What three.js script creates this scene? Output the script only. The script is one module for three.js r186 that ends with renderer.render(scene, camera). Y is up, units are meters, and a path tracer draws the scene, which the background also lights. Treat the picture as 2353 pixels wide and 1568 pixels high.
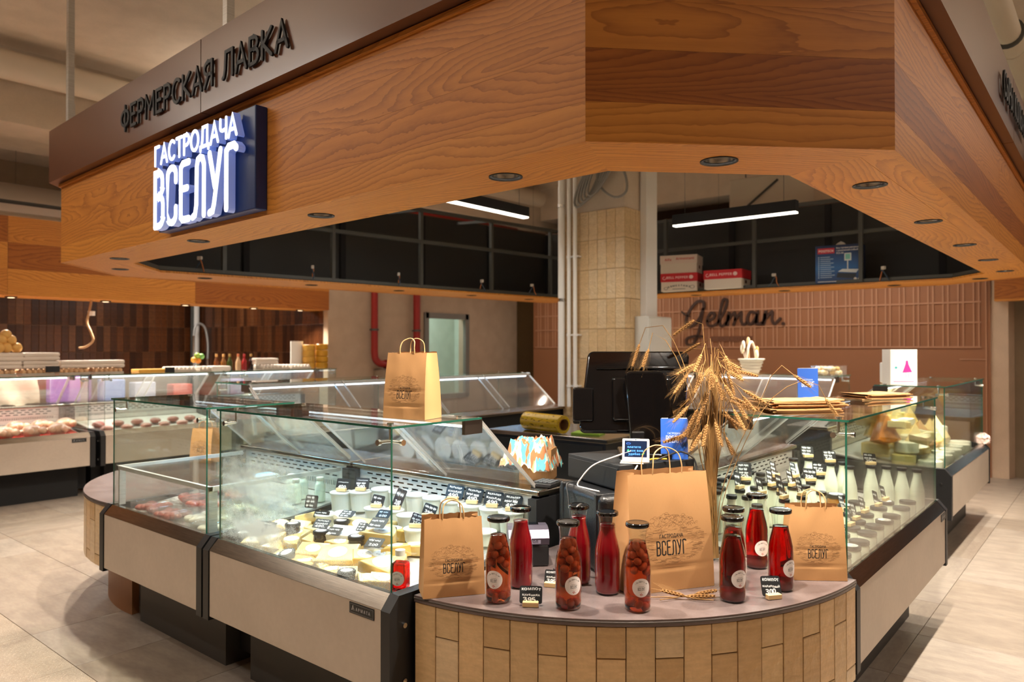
import * as THREE from 'three';
import { mergeGeometries } from 'three/addons/utils/BufferGeometryUtils.js';
import { RoundedBoxGeometry } from 'three/addons/geometries/RoundedBoxGeometry.js';
import { RectAreaLightUniformsLib } from 'three/addons/lights/RectAreaLightUniformsLib.js';
import { createNoise2D } from 'simplex-noise';

// ---------- camera, sky, large lights, exposure
const scene = new THREE.Scene();
scene.background = new THREE.Color(0x000000);
const camera = new THREE.PerspectiveCamera(49.65, 1.5, 0.05, 80);
camera.rotation.order = 'YXZ';
camera.position.set(0, 1.5, 0);
camera.rotation.y = THREE.MathUtils.degToRad(39.7);
camera.rotation.x = THREE.MathUtils.degToRad(0.54);
camera.focus = 2.75;
camera.userData.fStop = 2.8;
const renderer = new THREE.WebGLRenderer({ antialias: true });
renderer.toneMapping = THREE.LinearToneMapping;
renderer.toneMappingExposure = 1.1;
renderer.shadowMap.enabled = true;
RectAreaLightUniformsLib.init();

const WARM = new THREE.Color().setRGB(1.0, 0.89, 0.75);       // 3000 K downlights
const SOFTWARM = new THREE.Color().setRGB(1.0, 0.93, 0.84);   // unseen ceiling lamps of the hall
const COOL = new THREE.Color().setRGB(0.2, 0.58, 1.0);       // cheese counter tube
const NEUTRAL = new THREE.Color().setRGB(0.92, 1.0, 0.86);    // dairy counter tube
const WHITE = new THREE.Color().setRGB(1.0, 0.96, 0.9);
const DOWN = 10.5, HALL = 12.5, CASE = 18.0;                    // lamp strengths: downlights, unseen hall lamps, counter tubes

// ---------- helpers
let seedState = 20240517;
const rnd = () => { seedState = (seedState + 0x6d2b79f5) | 0; let t = Math.imul(seedState ^ (seedState >>> 15), 1 | seedState); t = (t + Math.imul(t ^ (t >>> 7), 61 | t)) ^ t; return ((t ^ (t >>> 14)) >>> 0) / 4294967296; };
const rr = (a, b) => a + (b - a) * rnd();
const noise = createNoise2D(rnd);
const PI = Math.PI, deg = (d) => d * PI / 180;
const v3 = (x, y, z) => new THREE.Vector3(x, y, z);
const lerp = (a, b, t) => a + (b - a) * t;
const clamp = (x, a, b) => Math.min(b, Math.max(a, x));

const used = {};
function numbered(n) { const k = (used[n] = (used[n] ?? -1) + 1); return k ? n + '_' + String(k).padStart(3, '0') : n; }
function plain(g) {
  const q = g.index ? g.toNonIndexed() : g;
  for (const k of Object.keys(q.attributes)) if (!['position', 'normal', 'uv'].includes(k)) q.deleteAttribute(k);
  if (!q.attributes.uv) q.setAttribute('uv', new THREE.BufferAttribute(new Float32Array(q.attributes.position.count * 2), 2));
  q.clearGroups();
  return q;
}
const merge = (gs) => (gs.length === 1 ? gs[0] : mergeGeometries(gs.map(plain)));
function part(name, geos, mat, parent) {
  const m = new THREE.Mesh(Array.isArray(geos) ? merge(geos) : geos, mat);
  m.name = name; m.castShadow = m.receiveShadow = true;
  if (parent) parent.add(m);
  return m;
}
function thing(name, label, category, [x, y, z] = [0, 0, 0], turn = 0, group) {
  const o = new THREE.Group(); o.name = numbered(name); scene.add(o);
  o.position.set(x, y, z); o.rotation.y = turn; o.userData = { label, category };
  if (group) o.userData.group = group;
  return o;
}
function solo(name, geos, mat, label, category, [x, y, z] = [0, 0, 0], turn = 0, group) {
  const o = part(numbered(name), geos, mat, scene);
  o.position.set(x, y, z); o.rotation.y = turn; o.userData = { label, category };
  if (group) o.userData.group = group;
  return o;
}
function dup(root, [x, y, z], turn, label, group) {
  const r = root.clone(); r.name = numbered(root.name.replace(/_\d{3}$/, '')); scene.add(r);
  r.position.set(x, y, z); r.rotation.set(0, turn, 0); r.userData = { ...root.userData };
  if (label) r.userData.label = label;
  if (group) r.userData.group = group;
  return r;
}
function struct(name, geos, mat, label) {
  const o = geos ? part(name, geos, mat, scene) : new THREE.Group();
  if (!geos) { o.name = name; scene.add(o); }
  o.userData.kind = 'structure';
  if (label) o.userData.label = label;
  return o;
}
// geometry, uv in metres
function metricUV(g, ou = 0, ov = 0, swap = false) {
  const p = g.attributes.position, n = g.attributes.normal, uv = new Float32Array(p.count * 2);
  for (let i = 0; i < p.count; i++) {
    const x = p.getX(i), y = p.getY(i), z = p.getZ(i), ax = Math.abs(n.getX(i)), ay = Math.abs(n.getY(i)), az = Math.abs(n.getZ(i));
    let a, b;
    if (ay >= ax && ay >= az) { a = x; b = z; } else if (az >= ax) { a = x; b = y; } else { a = z; b = y; }
    uv[i * 2] = (swap ? b : a) + ou; uv[i * 2 + 1] = (swap ? a : b) + ov;
  }
  g.setAttribute('uv', new THREE.BufferAttribute(uv, 2));
  return g;
}
function B(x0, x1, y0, y1, z0, z1, ou = 0, ov = 0, swap = false) {
  const g = new THREE.BoxGeometry(x1 - x0, y1 - y0, z1 - z0);
  g.translate((x0 + x1) / 2, (y0 + y1) / 2, (z0 + z1) / 2);
  return metricUV(g, ou, ov, swap);
}
function RB(x0, x1, y0, y1, z0, z1, r = 0.01, s = 2) {
  const g = new RoundedBoxGeometry(x1 - x0, y1 - y0, z1 - z0, s, r);
  g.translate((x0 + x1) / 2, (y0 + y1) / 2, (z0 + z1) / 2);
  return metricUV(g);
}
function cyl(r0, r1, h, x, y, z, seg = 16, open = false) { const g = new THREE.CylinderGeometry(r1, r0, h, seg, 1, open); g.translate(x, y + h / 2, z); return g; }   // r0 below, r1 above
function rod(a, b, r, seg = 8) {
  const d = v3().subVectors(b, a), g = new THREE.CylinderGeometry(r, r, d.length(), seg);
  g.applyQuaternion(new THREE.Quaternion().setFromUnitVectors(v3(0, 1, 0), d.clone().normalize()));
  return g.translate((a.x + b.x) / 2, (a.y + b.y) / 2, (a.z + b.z) / 2);
}
function bar(a, b, w, h) {           // square bar between two points
  const d = v3().subVectors(b, a), L = d.length(), g = new THREE.BoxGeometry(w, h, L); metricUV(g);
  const m = new THREE.Matrix4().lookAt(b, a, Math.abs(d.y) > 0.99 * L ? v3(1, 0, 0) : v3(0, 1, 0));
  return g.applyMatrix4(m).translate((a.x + b.x) / 2, (a.y + b.y) / 2, (a.z + b.z) / 2);
}
function tube(pts, r, seg = 24, rad = 6) { return new THREE.TubeGeometry(new THREE.CatmullRomCurve3(pts.map((p) => (p.isVector3 ? p : v3(...p)))), seg, r, rad); }
const lathe = (pts, seg = 24) => new THREE.LatheGeometry(pts.map(([x, y]) => new THREE.Vector2(x, y)), seg);
const shapeOf = (pts) => new THREE.Shape(pts.map(([x, y]) => new THREE.Vector2(x, y)));
function prism(pts, y0, y1, ang = 0, ou = 0, ov = 0) {         // plan polygon [x, z] between two heights, grain turned by ang
  const g = new THREE.ExtrudeGeometry(shapeOf(pts.map(([x, z]) => [x, -z])), { depth: y1 - y0, bevelEnabled: false });
  g.rotateX(-PI / 2).translate(0, y0, 0);
  const uv = g.attributes.uv, c = Math.cos(ang), s = Math.sin(ang);
  for (let i = 0; i < uv.count; i++) { const u = uv.getX(i), v = uv.getY(i); uv.setXY(i, u * c + v * s + ou, -u * s + v * c + ov); }
  return g;
}
function profile(pts, x0, x1) {      // section [w inward, y] drawn out along local x; w = 0 at the outer face
  const g = new THREE.ExtrudeGeometry(shapeOf(pts), { depth: x1 - x0, bevelEnabled: false });
  return metricUV(g.rotateY(PI / 2).translate(x0, 0, 0));
}
function moved(g, x, y, z, ry = 0, rx = 0, rz = 0) {
  const q = g.clone();
  if (rx) q.rotateX(rx);
  if (rz) q.rotateZ(rz);
  if (ry) q.rotateY(ry);
  return q.translate(x, y, z);
}

// ---------- textures and materials
function tex(W, H, fn, srgb = true, wrap = THREE.MirroredRepeatWrapping) {
  const d = new Uint8Array(W * H * 4);
  for (let y = 0, i = 0; y < H; y++) for (let x = 0; x < W; x++, i += 4) {
    const c = fn((x + 0.5) / W, (y + 0.5) / H);
    d[i] = clamp(c[0], 0, 255); d[i + 1] = clamp(c[1], 0, 255); d[i + 2] = clamp(c[2], 0, 255); d[i + 3] = 255;
  }
  const t = new THREE.DataTexture(d, W, H); t.magFilter = THREE.LinearFilter; t.wrapS = t.wrapT = wrap;
  if (srgb) t.colorSpace = THREE.SRGBColorSpace;
  t.needsUpdate = true;
  return t;
}
const scaled = (t, sx, sy) => { const c = t.clone(); c.repeat.set(1 / sx, 1 / sy); c.needsUpdate = true; return c; };
function canvasTex(w, h, draw) {
  const c = document.createElement('canvas'); c.width = w; c.height = h;
  const x = c.getContext('2d'); draw(x, w, h);
  const t = new THREE.CanvasTexture(c); t.colorSpace = THREE.SRGBColorSpace; t.magFilter = THREE.LinearFilter;
  return t;
}
const std = (color, roughness = 0.6, metalness = 0, extra = {}) => new THREE.MeshStandardMaterial({ color, roughness, metalness, ...extra });
const phys = (o) => new THREE.MeshPhysicalMaterial(o);
const fbm = (x, y, o = 4) => { let s = 0, a = 0.5, f = 1; for (let i = 0; i < o; i++, a *= 0.5, f *= 2.03) s += a * noise(x * f, y * f + i * 17); return s; };
const mix3 = (a, b, t) => [lerp(a[0], b[0], t), lerp(a[1], b[1], t), lerp(a[2], b[2], t)];

function woodTex(shift, light, dark) {        // 2.4 m along u, 0.6 m along v
  return tex(1024, 512, (u, v) => {
    const x = u * 2.4 + shift * 11, y = v * 0.6;
    const yc = 0.28 + 0.16 * noise(x * 0.3, shift), lift = 0.07 + 0.07 * noise(x * 0.55, shift + 9);
    const r = Math.hypot(y - yc, lift) + 0.03 * noise(x * 0.8, y * 4 + shift) + 0.004 * noise(x * 4, y * 16) + 0.0016 * noise(x * 26, y * 60);
    const f = ((r * 50) % 1 + 1) % 1, late = Math.pow(f, 2.6) * (f > 0.96 ? (1 - f) / 0.04 : 1);
    const fibre = noise(x * 5, y * 420) * 0.06 + noise(x * 1.6, y * 26) * 0.09;
    return mix3(light, dark, clamp(late * 0.62 + fibre + 0.1, 0, 1));
  });
}
const woodT1 = woodTex(1, [204, 132, 54], [142, 80, 25]), woodT2 = woodTex(3.3, [196, 122, 48], [132, 72, 22]), woodT3 = woodTex(5.7, [214, 143, 60], [158, 93, 30]);
const woodMat = (t, tint, rough = 0.5) => new THREE.MeshStandardMaterial({ map: scaled(t, 2.4, 0.6), color: tint, roughness: rough });
const WOOD = [woodMat(woodT1, 0xffffff), woodMat(woodT2, 0xdcd0c6), woodMat(woodT3, 0xffffff)];
const SOFFIT = [WOOD[2], WOOD[2]];

const speckT = tex(512, 512, (u, v) => {
  const a = fbm(u * 5, v * 5) * 12 + fbm(u * 60, v * 60, 2) * 10, s = noise(u * 150, v * 150), d = noise(u * 70 + 31, v * 70);
  const c = [160 + a, 145 + a, 128 + a];
  return s > 0.72 ? [232, 214, 194] : d > 0.8 ? [150, 124, 96] : c;
});
const tileT = tex(512, 512, (u, v) => {
  const a = fbm(u * 3, v * 9) * 16 + fbm(u * 14, v * 40, 3) * 9 + noise(u * 120, v * 160) * 3;
  return [156 + a, 144 + a, 132 + a * 0.9];
});
const FLOORTILE = [0xffffff, 0xf8f4f0, 0xf2eee9].map((c) => new THREE.MeshStandardMaterial({ map: scaled(tileT, 1.2, 1.2), color: c, roughness: 0.38 }));
const TERRAZZO = new THREE.MeshStandardMaterial({ map: scaled(speckT, 0.9, 0.9), roughness: 0.45 });
const GROUT = std(0x9c8e7c, 0.9);
const plasterT = tex(256, 256, (u, v) => { const a = fbm(u * 6, v * 6) * 9 + noise(u * 90, v * 90) * 3; return [222 + a, 212 + a, 200 + a]; });
const plaster = (c) => new THREE.MeshStandardMaterial({ map: scaled(plasterT, 2, 2), color: c, roughness: 0.85 });
const CEIL = plaster(0xf2e8da), GREYWALL = plaster(0xc9b6a4), BEAM = plaster(0xf4ece0);
// handmade glazed tile, cream; a few tints
const glazeT = tex(512, 512, (u, v) => {
  const a = fbm(u * 3, v * 7) * 15 + fbm(u * 14 + 5, v * 34, 3) * 9;
  return [219 + a, 192 + a * 0.95, 152 + a * 0.8];
});
const glazeB = tex(256, 256, (u, v) => { const a = 128 + fbm(u * 4, v * 4) * 120; return [a, a, a]; }, false);
const CREAM = [0xffffff, 0xf4ebdc, 0xfff4e4, 0xeadcc6, 0xf8eedd].map((c) => phys({ map: scaled(glazeT, 0.5, 0.5), color: c, roughness: 0.34, bumpMap: scaled(glazeB, 0.3, 0.3), bumpScale: 0.004 }));
const CREAMGLOSS = [0xffffff, 0xfaf2e6, 0xfffaf2].map((c) => phys({ map: scaled(glazeT, 0.5, 0.5), color: c, roughness: 0.16, bumpMap: scaled(glazeB, 0.16, 0.16), bumpScale: 0.006 }));
const CREAMGROUT = std(0xc4a67c, 0.9);
const brownT = tex(256, 256, (u, v) => { const a = fbm(u * 4, v * 9) * 26; return [104 + a, 62 + a * 0.7, 34 + a * 0.5]; });
const BROWNTILE = [0xffffff, 0xd8cfc6, 0xb8aca2, 0xf0e0cc, 0x9c9088].map((c) => phys({ map: scaled(brownT, 0.6, 0.6), color: c, roughness: 0.3 }));
const BROWNGROUT = std(0x8a6244, 0.8);
const BAND = phys({ color: 0x643f2e, roughness: 0.3, clearcoat: 0.25, clearcoatRoughness: 0.15 });
const BLACK = std(0x1b1b1d, 0.45), MATBLACK = std(0x141415, 0.75), GLOSSBLACK = phys({ color: 0x050506, roughness: 0.1, clearcoat: 0.5, clearcoatRoughness: 0.03 }), CHARCOAL = std(0x2c2c29, 0.6), FRAME = std(0x4a4a45, 0.5), GREYPLINTH = std(0x4a4744, 0.55);
const brushT = tex(256, 256, (u, v) => { const a = noise(u * 3, v * 160) * 14 + noise(u * 9, v * 40) * 6; return [200 + a, 197 + a, 192 + a]; });
const STEEL = new THREE.MeshStandardMaterial({ map: scaled(brushT, 0.8, 0.4), color: 0xc8c0b8, roughness: 0.2, metalness: 1 });
const STEELSOFT = new THREE.MeshStandardMaterial({ map: scaled(brushT, 0.8, 0.4), roughness: 0.45, metalness: 0.6 });
const CHROME = std(0xd8d6d2, 0.18, 1);
const PANEL = new THREE.MeshStandardMaterial({ map: scaled(plasterT, 3, 3), color: 0xe0d9d2, roughness: 0.42 });
const GLASS = phys({ color: 0xfafdfb, roughness: 0.0, transmission: 1, thickness: 0, ior: 1.5 });
const CLEARPLASTIC = phys({ color: 0xfafafa, roughness: 0.06, transmission: 0.96, thickness: 0, ior: 1.46 });
const GLASSEDGE = phys({ color: 0x2c6a56, roughness: 0.15, transmission: 0.3, thickness: 0 });
const WHITEP = std(0xeeeae4, 0.5), WHITEGLOSS = phys({ color: 0xf2eee8, roughness: 0.25 }), REDPIPE = std(0x8e1a12, 0.45), PIPE = std(0xd8cbb6, 0.5), CABLE = std(0x161616, 0.5), WHITECABLE = std(0xe8e2da, 0.4);
const glow = (c, k) => new THREE.MeshStandardMaterial({ color: 0xffffff, emissive: c, emissiveIntensity: k, roughness: 0.5 });
const TUBEGLOW = glow(0xe6f4ff, 5), LAMPGLOW = glow(0xfff2dc, 5), SPOTGLOW = glow(0xffd9a8, 2.2), SIGNGLOW = glow(0xeef0ff, 1.7);

// ---------- a rounded stroke alphabet (polylines in a box of height 1), for cut letters and for print
const arc = (cx, cy, rx, ry, a0, a1, n = 8) => Array.from({ length: n + 1 }, (_, i) => { const a = deg(lerp(a0, a1, i / n)); return [cx + rx * Math.cos(a), cy + ry * Math.sin(a)]; });
const GLYPH = {
  'Г': [0.42, [[0, 0], [0, 1], [0.42, 1]]],
  'А': [0.62, [[0, 0], [0.31, 1], [0.62, 0]], [[0.11, 0.32], [0.51, 0.32]]],
  'С': [0.56, arc(0.32, 0.5, 0.32, 0.5, 48, 312, 14)],
  'Т': [0.54, [[0, 1], [0.54, 1]], [[0.27, 1], [0.27, 0]]],
  'Р': [0.46, [[0, 0], [0, 1], [0.22, 1], ...arc(0.22, 0.73, 0.24, 0.27, 90, -90, 8), [0, 0.46]]],
  'О': [0.66, arc(0.33, 0.5, 0.33, 0.5, 0, 360, 20)],
  'Д': [0.7, [[0, -0.16], [0, 0.03], [0.7, 0.03], [0.7, -0.16]], [[0.1, 0.03], [0.18, 0.4], [0.2, 1], [0.6, 1], [0.6, 0.03]]],
  'Ч': [0.48, [[0, 1], [0, 0.62], ...arc(0.2, 0.6, 0.2, 0.18, 180, 270, 4), [0.48, 0.46]], [[0.48, 1], [0.48, 0]]],
  'Ф': [0.72, [[0.36, -0.1], [0.36, 1.1]], arc(0.36, 0.5, 0.36, 0.36, 0, 360, 20)],
  'Е': [0.44, [[0.44, 1], [0, 1], [0, 0], [0.44, 0]], [[0, 0.52], [0.38, 0.52]]],
  'М': [0.72, [[0, 0], [0.04, 1], [0.36, 0.36], [0.68, 1], [0.72, 0]]],
  'К': [0.52, [[0, 0], [0, 1]], [[0.5, 1], [0.06, 0.5], [0.52, 0]]],
  'Я': [0.5, [[0.5, 0], [0.5, 1], [0.26, 1], ...arc(0.26, 0.74, 0.26, 0.26, 90, 270, 8), [0.5, 0.48]], [[0.26, 0.48], [0, 0]]],
  'Л': [0.6, [[0, 0], [0.08, 0.06], [0.14, 0.3], [0.18, 1], [0.6, 1], [0.6, 0]]],
  'В': [0.5, [[0, 0], [0, 1], [0.2, 1], ...arc(0.2, 0.77, 0.24, 0.23, 90, -90, 7), [0.02, 0.54]], [[0.02, 0.54], [0.24, 0.54], ...arc(0.24, 0.27, 0.26, 0.27, 90, -90, 7), [0.0, 0]]],
  'Ы': [0.7, [[0, 1], [0, 0], [0.2, 0], ...arc(0.2, 0.28, 0.24, 0.28, -90, 90, 7), [0, 0.56]], [[0.7, 1], [0.7, 0]]],
  'Б': [0.48, [[0.42, 1], [0, 1], [0, 0], [0.22, 0], ...arc(0.22, 0.28, 0.26, 0.28, -90, 90, 7), [0, 0.56]]],
  ' ': [0.3],
};
const LOGO = {        // the tall narrow lettering
  'В': [0.27, [[0, 0], [0, 1], [0.1, 1], ...arc(0.1, 0.85, 0.15, 0.15, 90, 0, 4), [0.25, 0.7], ...arc(0.1, 0.7, 0.15, 0.15, 0, -90, 4), [0.02, 0.55]], [[0.02, 0.55], [0.12, 0.55], ...arc(0.12, 0.4, 0.15, 0.15, 90, 0, 4), [0.27, 0.15], ...arc(0.12, 0.15, 0.15, 0.15, 0, -90, 4), [0, 0]]],
  'С': [0.27, [[0.27, 0.74], [0.27, 0.86], ...arc(0.135, 0.865, 0.135, 0.135, 0, 180, 8), [0, 0.135], ...arc(0.135, 0.135, 0.135, 0.135, 180, 360, 8), [0.27, 0.26]]],
  'Е': [0.25, [[0.25, 1], [0.06, 1], [0, 0.94], [0, 0.06], [0.06, 0], [0.25, 0]], [[0, 0.55], [0.2, 0.55]]],
  'Л': [0.29, [[-0.04, 0], [0.03, 0.03], [0.07, 0.2], [0.08, 0.86], [0.11, 0.97], [0.18, 1], [0.25, 0.97], [0.29, 0.86], [0.29, 0]]],
  'У': [0.3, [[0, 1], [0.15, 0.42]], [[0.3, 1], [0.13, 0.14], [0.09, 0.02], [0, 0]]],
  'Г': [0.26, [[0, 0], [0, 0.94], [0.06, 1], [0.2, 1], [0.26, 0.94]]],
};
function layOut(text, font, gap) {      // [{ch, strokes}], total width
  let x = 0; const out = [];
  for (const ch of text) { const [w, ...s] = font[ch]; if (s.length) out.push({ ch, strokes: s.map((p) => p.map(([a, b]) => [a + x, b])) }); x += w + gap; }
  return { letters: out, width: x - gap };
}
function strokeShape(pts, w) {          // outline of a round-ended stroke
  const closed = Math.hypot(pts[0][0] - pts.at(-1)[0], pts[0][1] - pts.at(-1)[1]) < 1e-6, n = pts.length, h = w / 2, L = [], Rr = [];
  const dir = (i, j) => { const dx = pts[j][0] - pts[i][0], dy = pts[j][1] - pts[i][1], l = Math.hypot(dx, dy) || 1; return [dx / l, dy / l]; };
  for (let i = 0; i < n; i++) {
    const a = i ? dir(i - 1, i) : closed ? dir(n - 2, n - 1) : dir(0, 1), b = i < n - 1 ? dir(i, i + 1) : closed ? dir(0, 1) : a;
    let nx = -(a[1] + b[1]), ny = a[0] + b[0]; const l = Math.hypot(nx, ny) || 1; nx /= l; ny /= l;
    const k = Math.min(1.6, 1 / Math.max(0.3, nx * -a[1] + ny * a[0])) * h;
    L.push([pts[i][0] + nx * k, pts[i][1] + ny * k]); Rr.push([pts[i][0] - nx * k, pts[i][1] - ny * k]);
  }
  if (closed) { const s = shapeOf(Rr.slice(0, -1)); s.holes.push(new THREE.Path(L.slice(0, -1).map(([x, y]) => new THREE.Vector2(x, y)))); return s; }
  const cap = (p, d, s) => Array.from({ length: 5 }, (_, i) => { const a = Math.atan2(d[1], d[0]) + s * (PI / 2 - (i + 1) * PI / 6); return [p[0] + h * Math.cos(a), p[1] + h * Math.sin(a)]; });
  const e = dir(n - 2, n - 1), b = dir(1, 0);
  return shapeOf([...L, ...cap(pts[n - 1], e, 1), ...Rr.reverse(), ...cap(pts[0], b, 1)]);
}
function letterGeo(strokes, size, w, depth, sx = 1) {
  return merge(strokes.map((p) => plain(new THREE.ExtrudeGeometry(strokeShape(p.map(([x, y]) => [x * size * sx, y * size]), w), { depth, bevelEnabled: false, curveSegments: 4 }))));
}
function inkText(x, text, font, gap, px, py, size, lw, sx = 1) {   // print on a canvas; py is the baseline
  const { letters, width } = layOut(text, font, gap);
  x.lineWidth = lw; x.lineCap = x.lineJoin = 'round';
  for (const l of letters) for (const s of l.strokes) { x.beginPath(); s.forEach(([a, b], i) => x[i ? 'lineTo' : 'moveTo'](px + (a - width / 2) * size * sx, py - b * size)); x.stroke(); }
}
function logo(x, cx, base, h, color, name = color) {  // the two-line mark, h = height of the big line
  x.strokeStyle = name; inkText(x, 'ГАСТРОДАЧА', GLYPH, 0.2, cx, base - h * 1.24, h * 0.26, h * 0.042);
  x.strokeStyle = color; inkText(x, 'ВСЕЛУГ', LOGO, 0.16, cx, base, h, h * 0.1);
}

// ---------- the hall: floor, ceiling, walls
const floor = struct('floor', [B(-13, 4, -0.2, -0.006, -13, 4)], GROUT, 'beige stone tile floor with thin joints');
{
  const S = 0.594, tileG = [0, 1, 2].map((k) => { const g = RB(-S / 2 + 0.0012, S / 2 - 0.0012, -0.03, 0, -S / 2 + 0.0012, S / 2 - 0.0012, 0.0015, 1); return metricUV(g, k * 0.37, k * 0.71, k === 1); });
  const far = [];
  for (let i = -14; i < 5; i++) for (let j = -16; j < 3; j++) {
    const x = -0.84 + (i + 0.5) * S, z = -1.37 + (j + 0.5) * S, ter = z > -1.37;
    const near = (z > -2.6 && z < 0.2 && x < -1.5 && x > -6.6) || (x > -1.5 && x < 0.9 && z < -2.2 && z > -8.2) || (x < -4.4 && x > -8.2 && z < -1 && z > -3.2);
    if (near) { const m = part('floor_tile', tileG[Math.floor(rnd() * 3)], ter ? TERRAZZO : FLOORTILE[Math.floor(rnd() * 3)], floor); m.position.set(x, 0, z); }
    else if (!(x > -5.3 && x < -1.4 && z < -2.4 && z > -7.4)) far.push(moved(tileG[0], x, 0, z));
  }
  part('distant_tiles', far, FLOORTILE[1], floor).userData.kind = 'stuff';
}
const ceilingO = struct('ceiling', [B(-13, 4, 4.3, 4.5, -13, 4)], CEIL, 'bare pale concrete ceiling');
struct('wall_front', [B(-13, 4, 0, 4.3, 3.8, 4)], plaster(0xd8c8b4), 'plain wall behind the viewer');
struct('wall_right', [B(3.8, 4, 0, 4.3, -13, 3.8)], plaster(0xd8c8b4), 'plain wall along the right aisle');
struct('wall_far_left', [B(-13, -12.8, 0, 4.3, -12.8, 3.8)], plaster(0xb8a894), 'hall wall behind the brown tiles');
struct('wall_far', [B(-12.8, 4, 0, 4.3, -13, -12.8)], plaster(0xb8a894), 'hall wall behind the terracotta stall');
{ // tiled walls of the left stall
  const tw = struct('wall_tiled', [B(-12.35, -12.13, 0, 3.2, -6.42, 2.5)], BROWNGROUT, 'wall of narrow glossy brown upright tiles');
  const tg = RB(0, 0.02, 0.0, 0.394, 0.0, 0.094, 0.004, 1); let n = 0;
  const rest = [];
  for (let r = 0; r < 3; r++) for (let k = 0; k < 62; k++) {
    const z = -6.2 + k * 0.098, y = 1.04 + r * 0.4 - (r ? 0 : 0);
    if (z > -1.2) continue;
    const m = part('brown_tile', tg, BROWNTILE[Math.floor(rnd() * 5)], tw); m.position.set(-12.14, y, z); n++;
  }
  const tb = struct('wall_tiled_return', [B(-12.13, -8.68, 0, 3.2, -6.42, -6.22)], BROWNGROUT, 'return wall of narrow brown upright tiles beside the grey wall');
  const tg2 = RB(0, 0.094, 0, 0.394, 0, 0.02, 0.004, 1);
  for (let r = 0; r < 3; r++) for (let k = 0; k < 36; k++) { const m = part('brown_tile', tg2, BROWNTILE[Math.floor(rnd() * 5)], tb); m.position.set(-12.1 + k * 0.098, 1.04 + r * 0.4, -6.23); }
}
{ // grey wall with a glazed door
  const DZ0 = -9.03, DZ1 = -8.05;
  const w = struct('wall_grey', [B(-8.67, -8.47, 0, 4.3, DZ1, -6.22), B(-8.67, -8.47, 0, 4.3, -10.4, DZ0), B(-8.67, -8.47, 2.04, 4.3, DZ0, DZ1), B(-8.67, -8.47, 0, 0.7, DZ0, DZ1)], GREYWALL, 'grey beige plaster wall with red pipes');
  const d = struct('window_1', null, null, 'grey framed window pane lit from the room behind');
  const fm = std(0x77736c, 0.45);
  part('frame', [B(-8.5, -8.44, 0.7, 2.06, DZ0 - 0.02, DZ0 + 0.07), B(-8.5, -8.44, 0.7, 2.06, DZ1 - 0.07, DZ1 + 0.02), B(-8.5, -8.44, 1.97, 2.06, DZ0, DZ1), B(-8.5, -8.44, 0.68, 0.76, DZ0, DZ1)], fm, d);
  part('pane', [B(-8.484, -8.476, 0.76, 1.97, DZ0 + 0.07, DZ1 - 0.07)], GLASS, d);
  // the lit room behind the pane
  const back = struct('wall_back_room', [B(-10.3, -10.1, 0, 2.9, -10.6, -6.6), B(-10.1, -8.67, 0, 2.9, -10.6, -10.4), B(-10.1, -8.67, 0, 2.9, -6.75, -6.55), B(-10.3, -8.67, 2.9, 3.0, -10.6, -6.55)], plaster(0xd2e6e2), 'pale green wall of the back room');
  const rl = thing('unseen_ceiling_light', 'unseen ceiling panel lighting the room behind the grey window', 'lamp', [-9.4, 2.86, -8.6]);  // panel out of view, placed to light the room behind the pane
  part('diffuser', [B(-0.3, 0.3, 0, 0.03, -0.6, 0.6)], glow(0xe6fbff, 2), rl);
  const al = new THREE.RectAreaLight(new THREE.Color().setRGB(0.85, 1, 1), 24, 0.6, 1.2); al.position.set(-9.4, 2.85, -8.6); al.lookAt(-9.4, 0, -8.6); al.castShadow = true; scene.add(al);
  struct('trim_1', [B(-8.47, -8.06, 0, 3.2, -10.42, -10.34)], plaster(0x5c4722), 'unfinished dark olive strip at the wall corner');
  struct('trim_2', [prism([[-8.06, -10.32], [-7.9, -10.32], [-7.88, -10.42], [-8.06, -10.42]], 0, 3.2)], plaster(0xe2cdb8), 'pale bare plaster edge beside the terracotta wall');
  for (const [i, z, bend] of [[0, -6.95, true], [1, -7.78, false]]) {
    const p = thing('red_pipe', bend ? 'red fire pipe bending at its foot on the grey wall' : 'straight red fire pipe nearer the window on the grey wall', 'pipe', [-8.36, 0, z], 0, 'red pipes on the grey wall');
    part('pipe', bend ? [rod(v3(0, 1.42, 0), v3(0, 3.599, 0), 0.05, 12), tube([[0, 1.44, 0], [0, 1.34, -0.02], [0.0, 1.28, -0.09], [0, 1.26, -0.2]], 0.05, 12, 12), rod(v3(0, 1.26, -0.2), v3(0, 1.26, -0.26), 0.065, 12)] : [rod(v3(0, 0, 0), v3(0, 3.599, 0), 0.055, 12)], REDPIPE, p);
    part('clamp', [cyl(0.062, 0.062, 0.03, 0, 1.75, 0), B(-0.1, 0, 1.755, 1.775, -0.01, 0.01)], FRAME, p);
  }
  const cab = thing('wall_cabinet', 'plain grey metal cabinet below the red pipe', 'cabinet', [-8.46, 0, -7.36]);
  part('body', [RB(0, 0.22, 0, 1.18, -0.34, 0.34, 0.01)], plaster(0xa89c8e), cab);
  part('door', [B(0.221, 0.232, 0.1, 1.16, -0.32, 0.32)], plaster(0xb0a494), cab);
  part('warning_label', [B(0.2321, 0.234, 1.0, 1.08, -0.16, -0.08)], std(0xb8483a, 0.6), cab);
}
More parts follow.
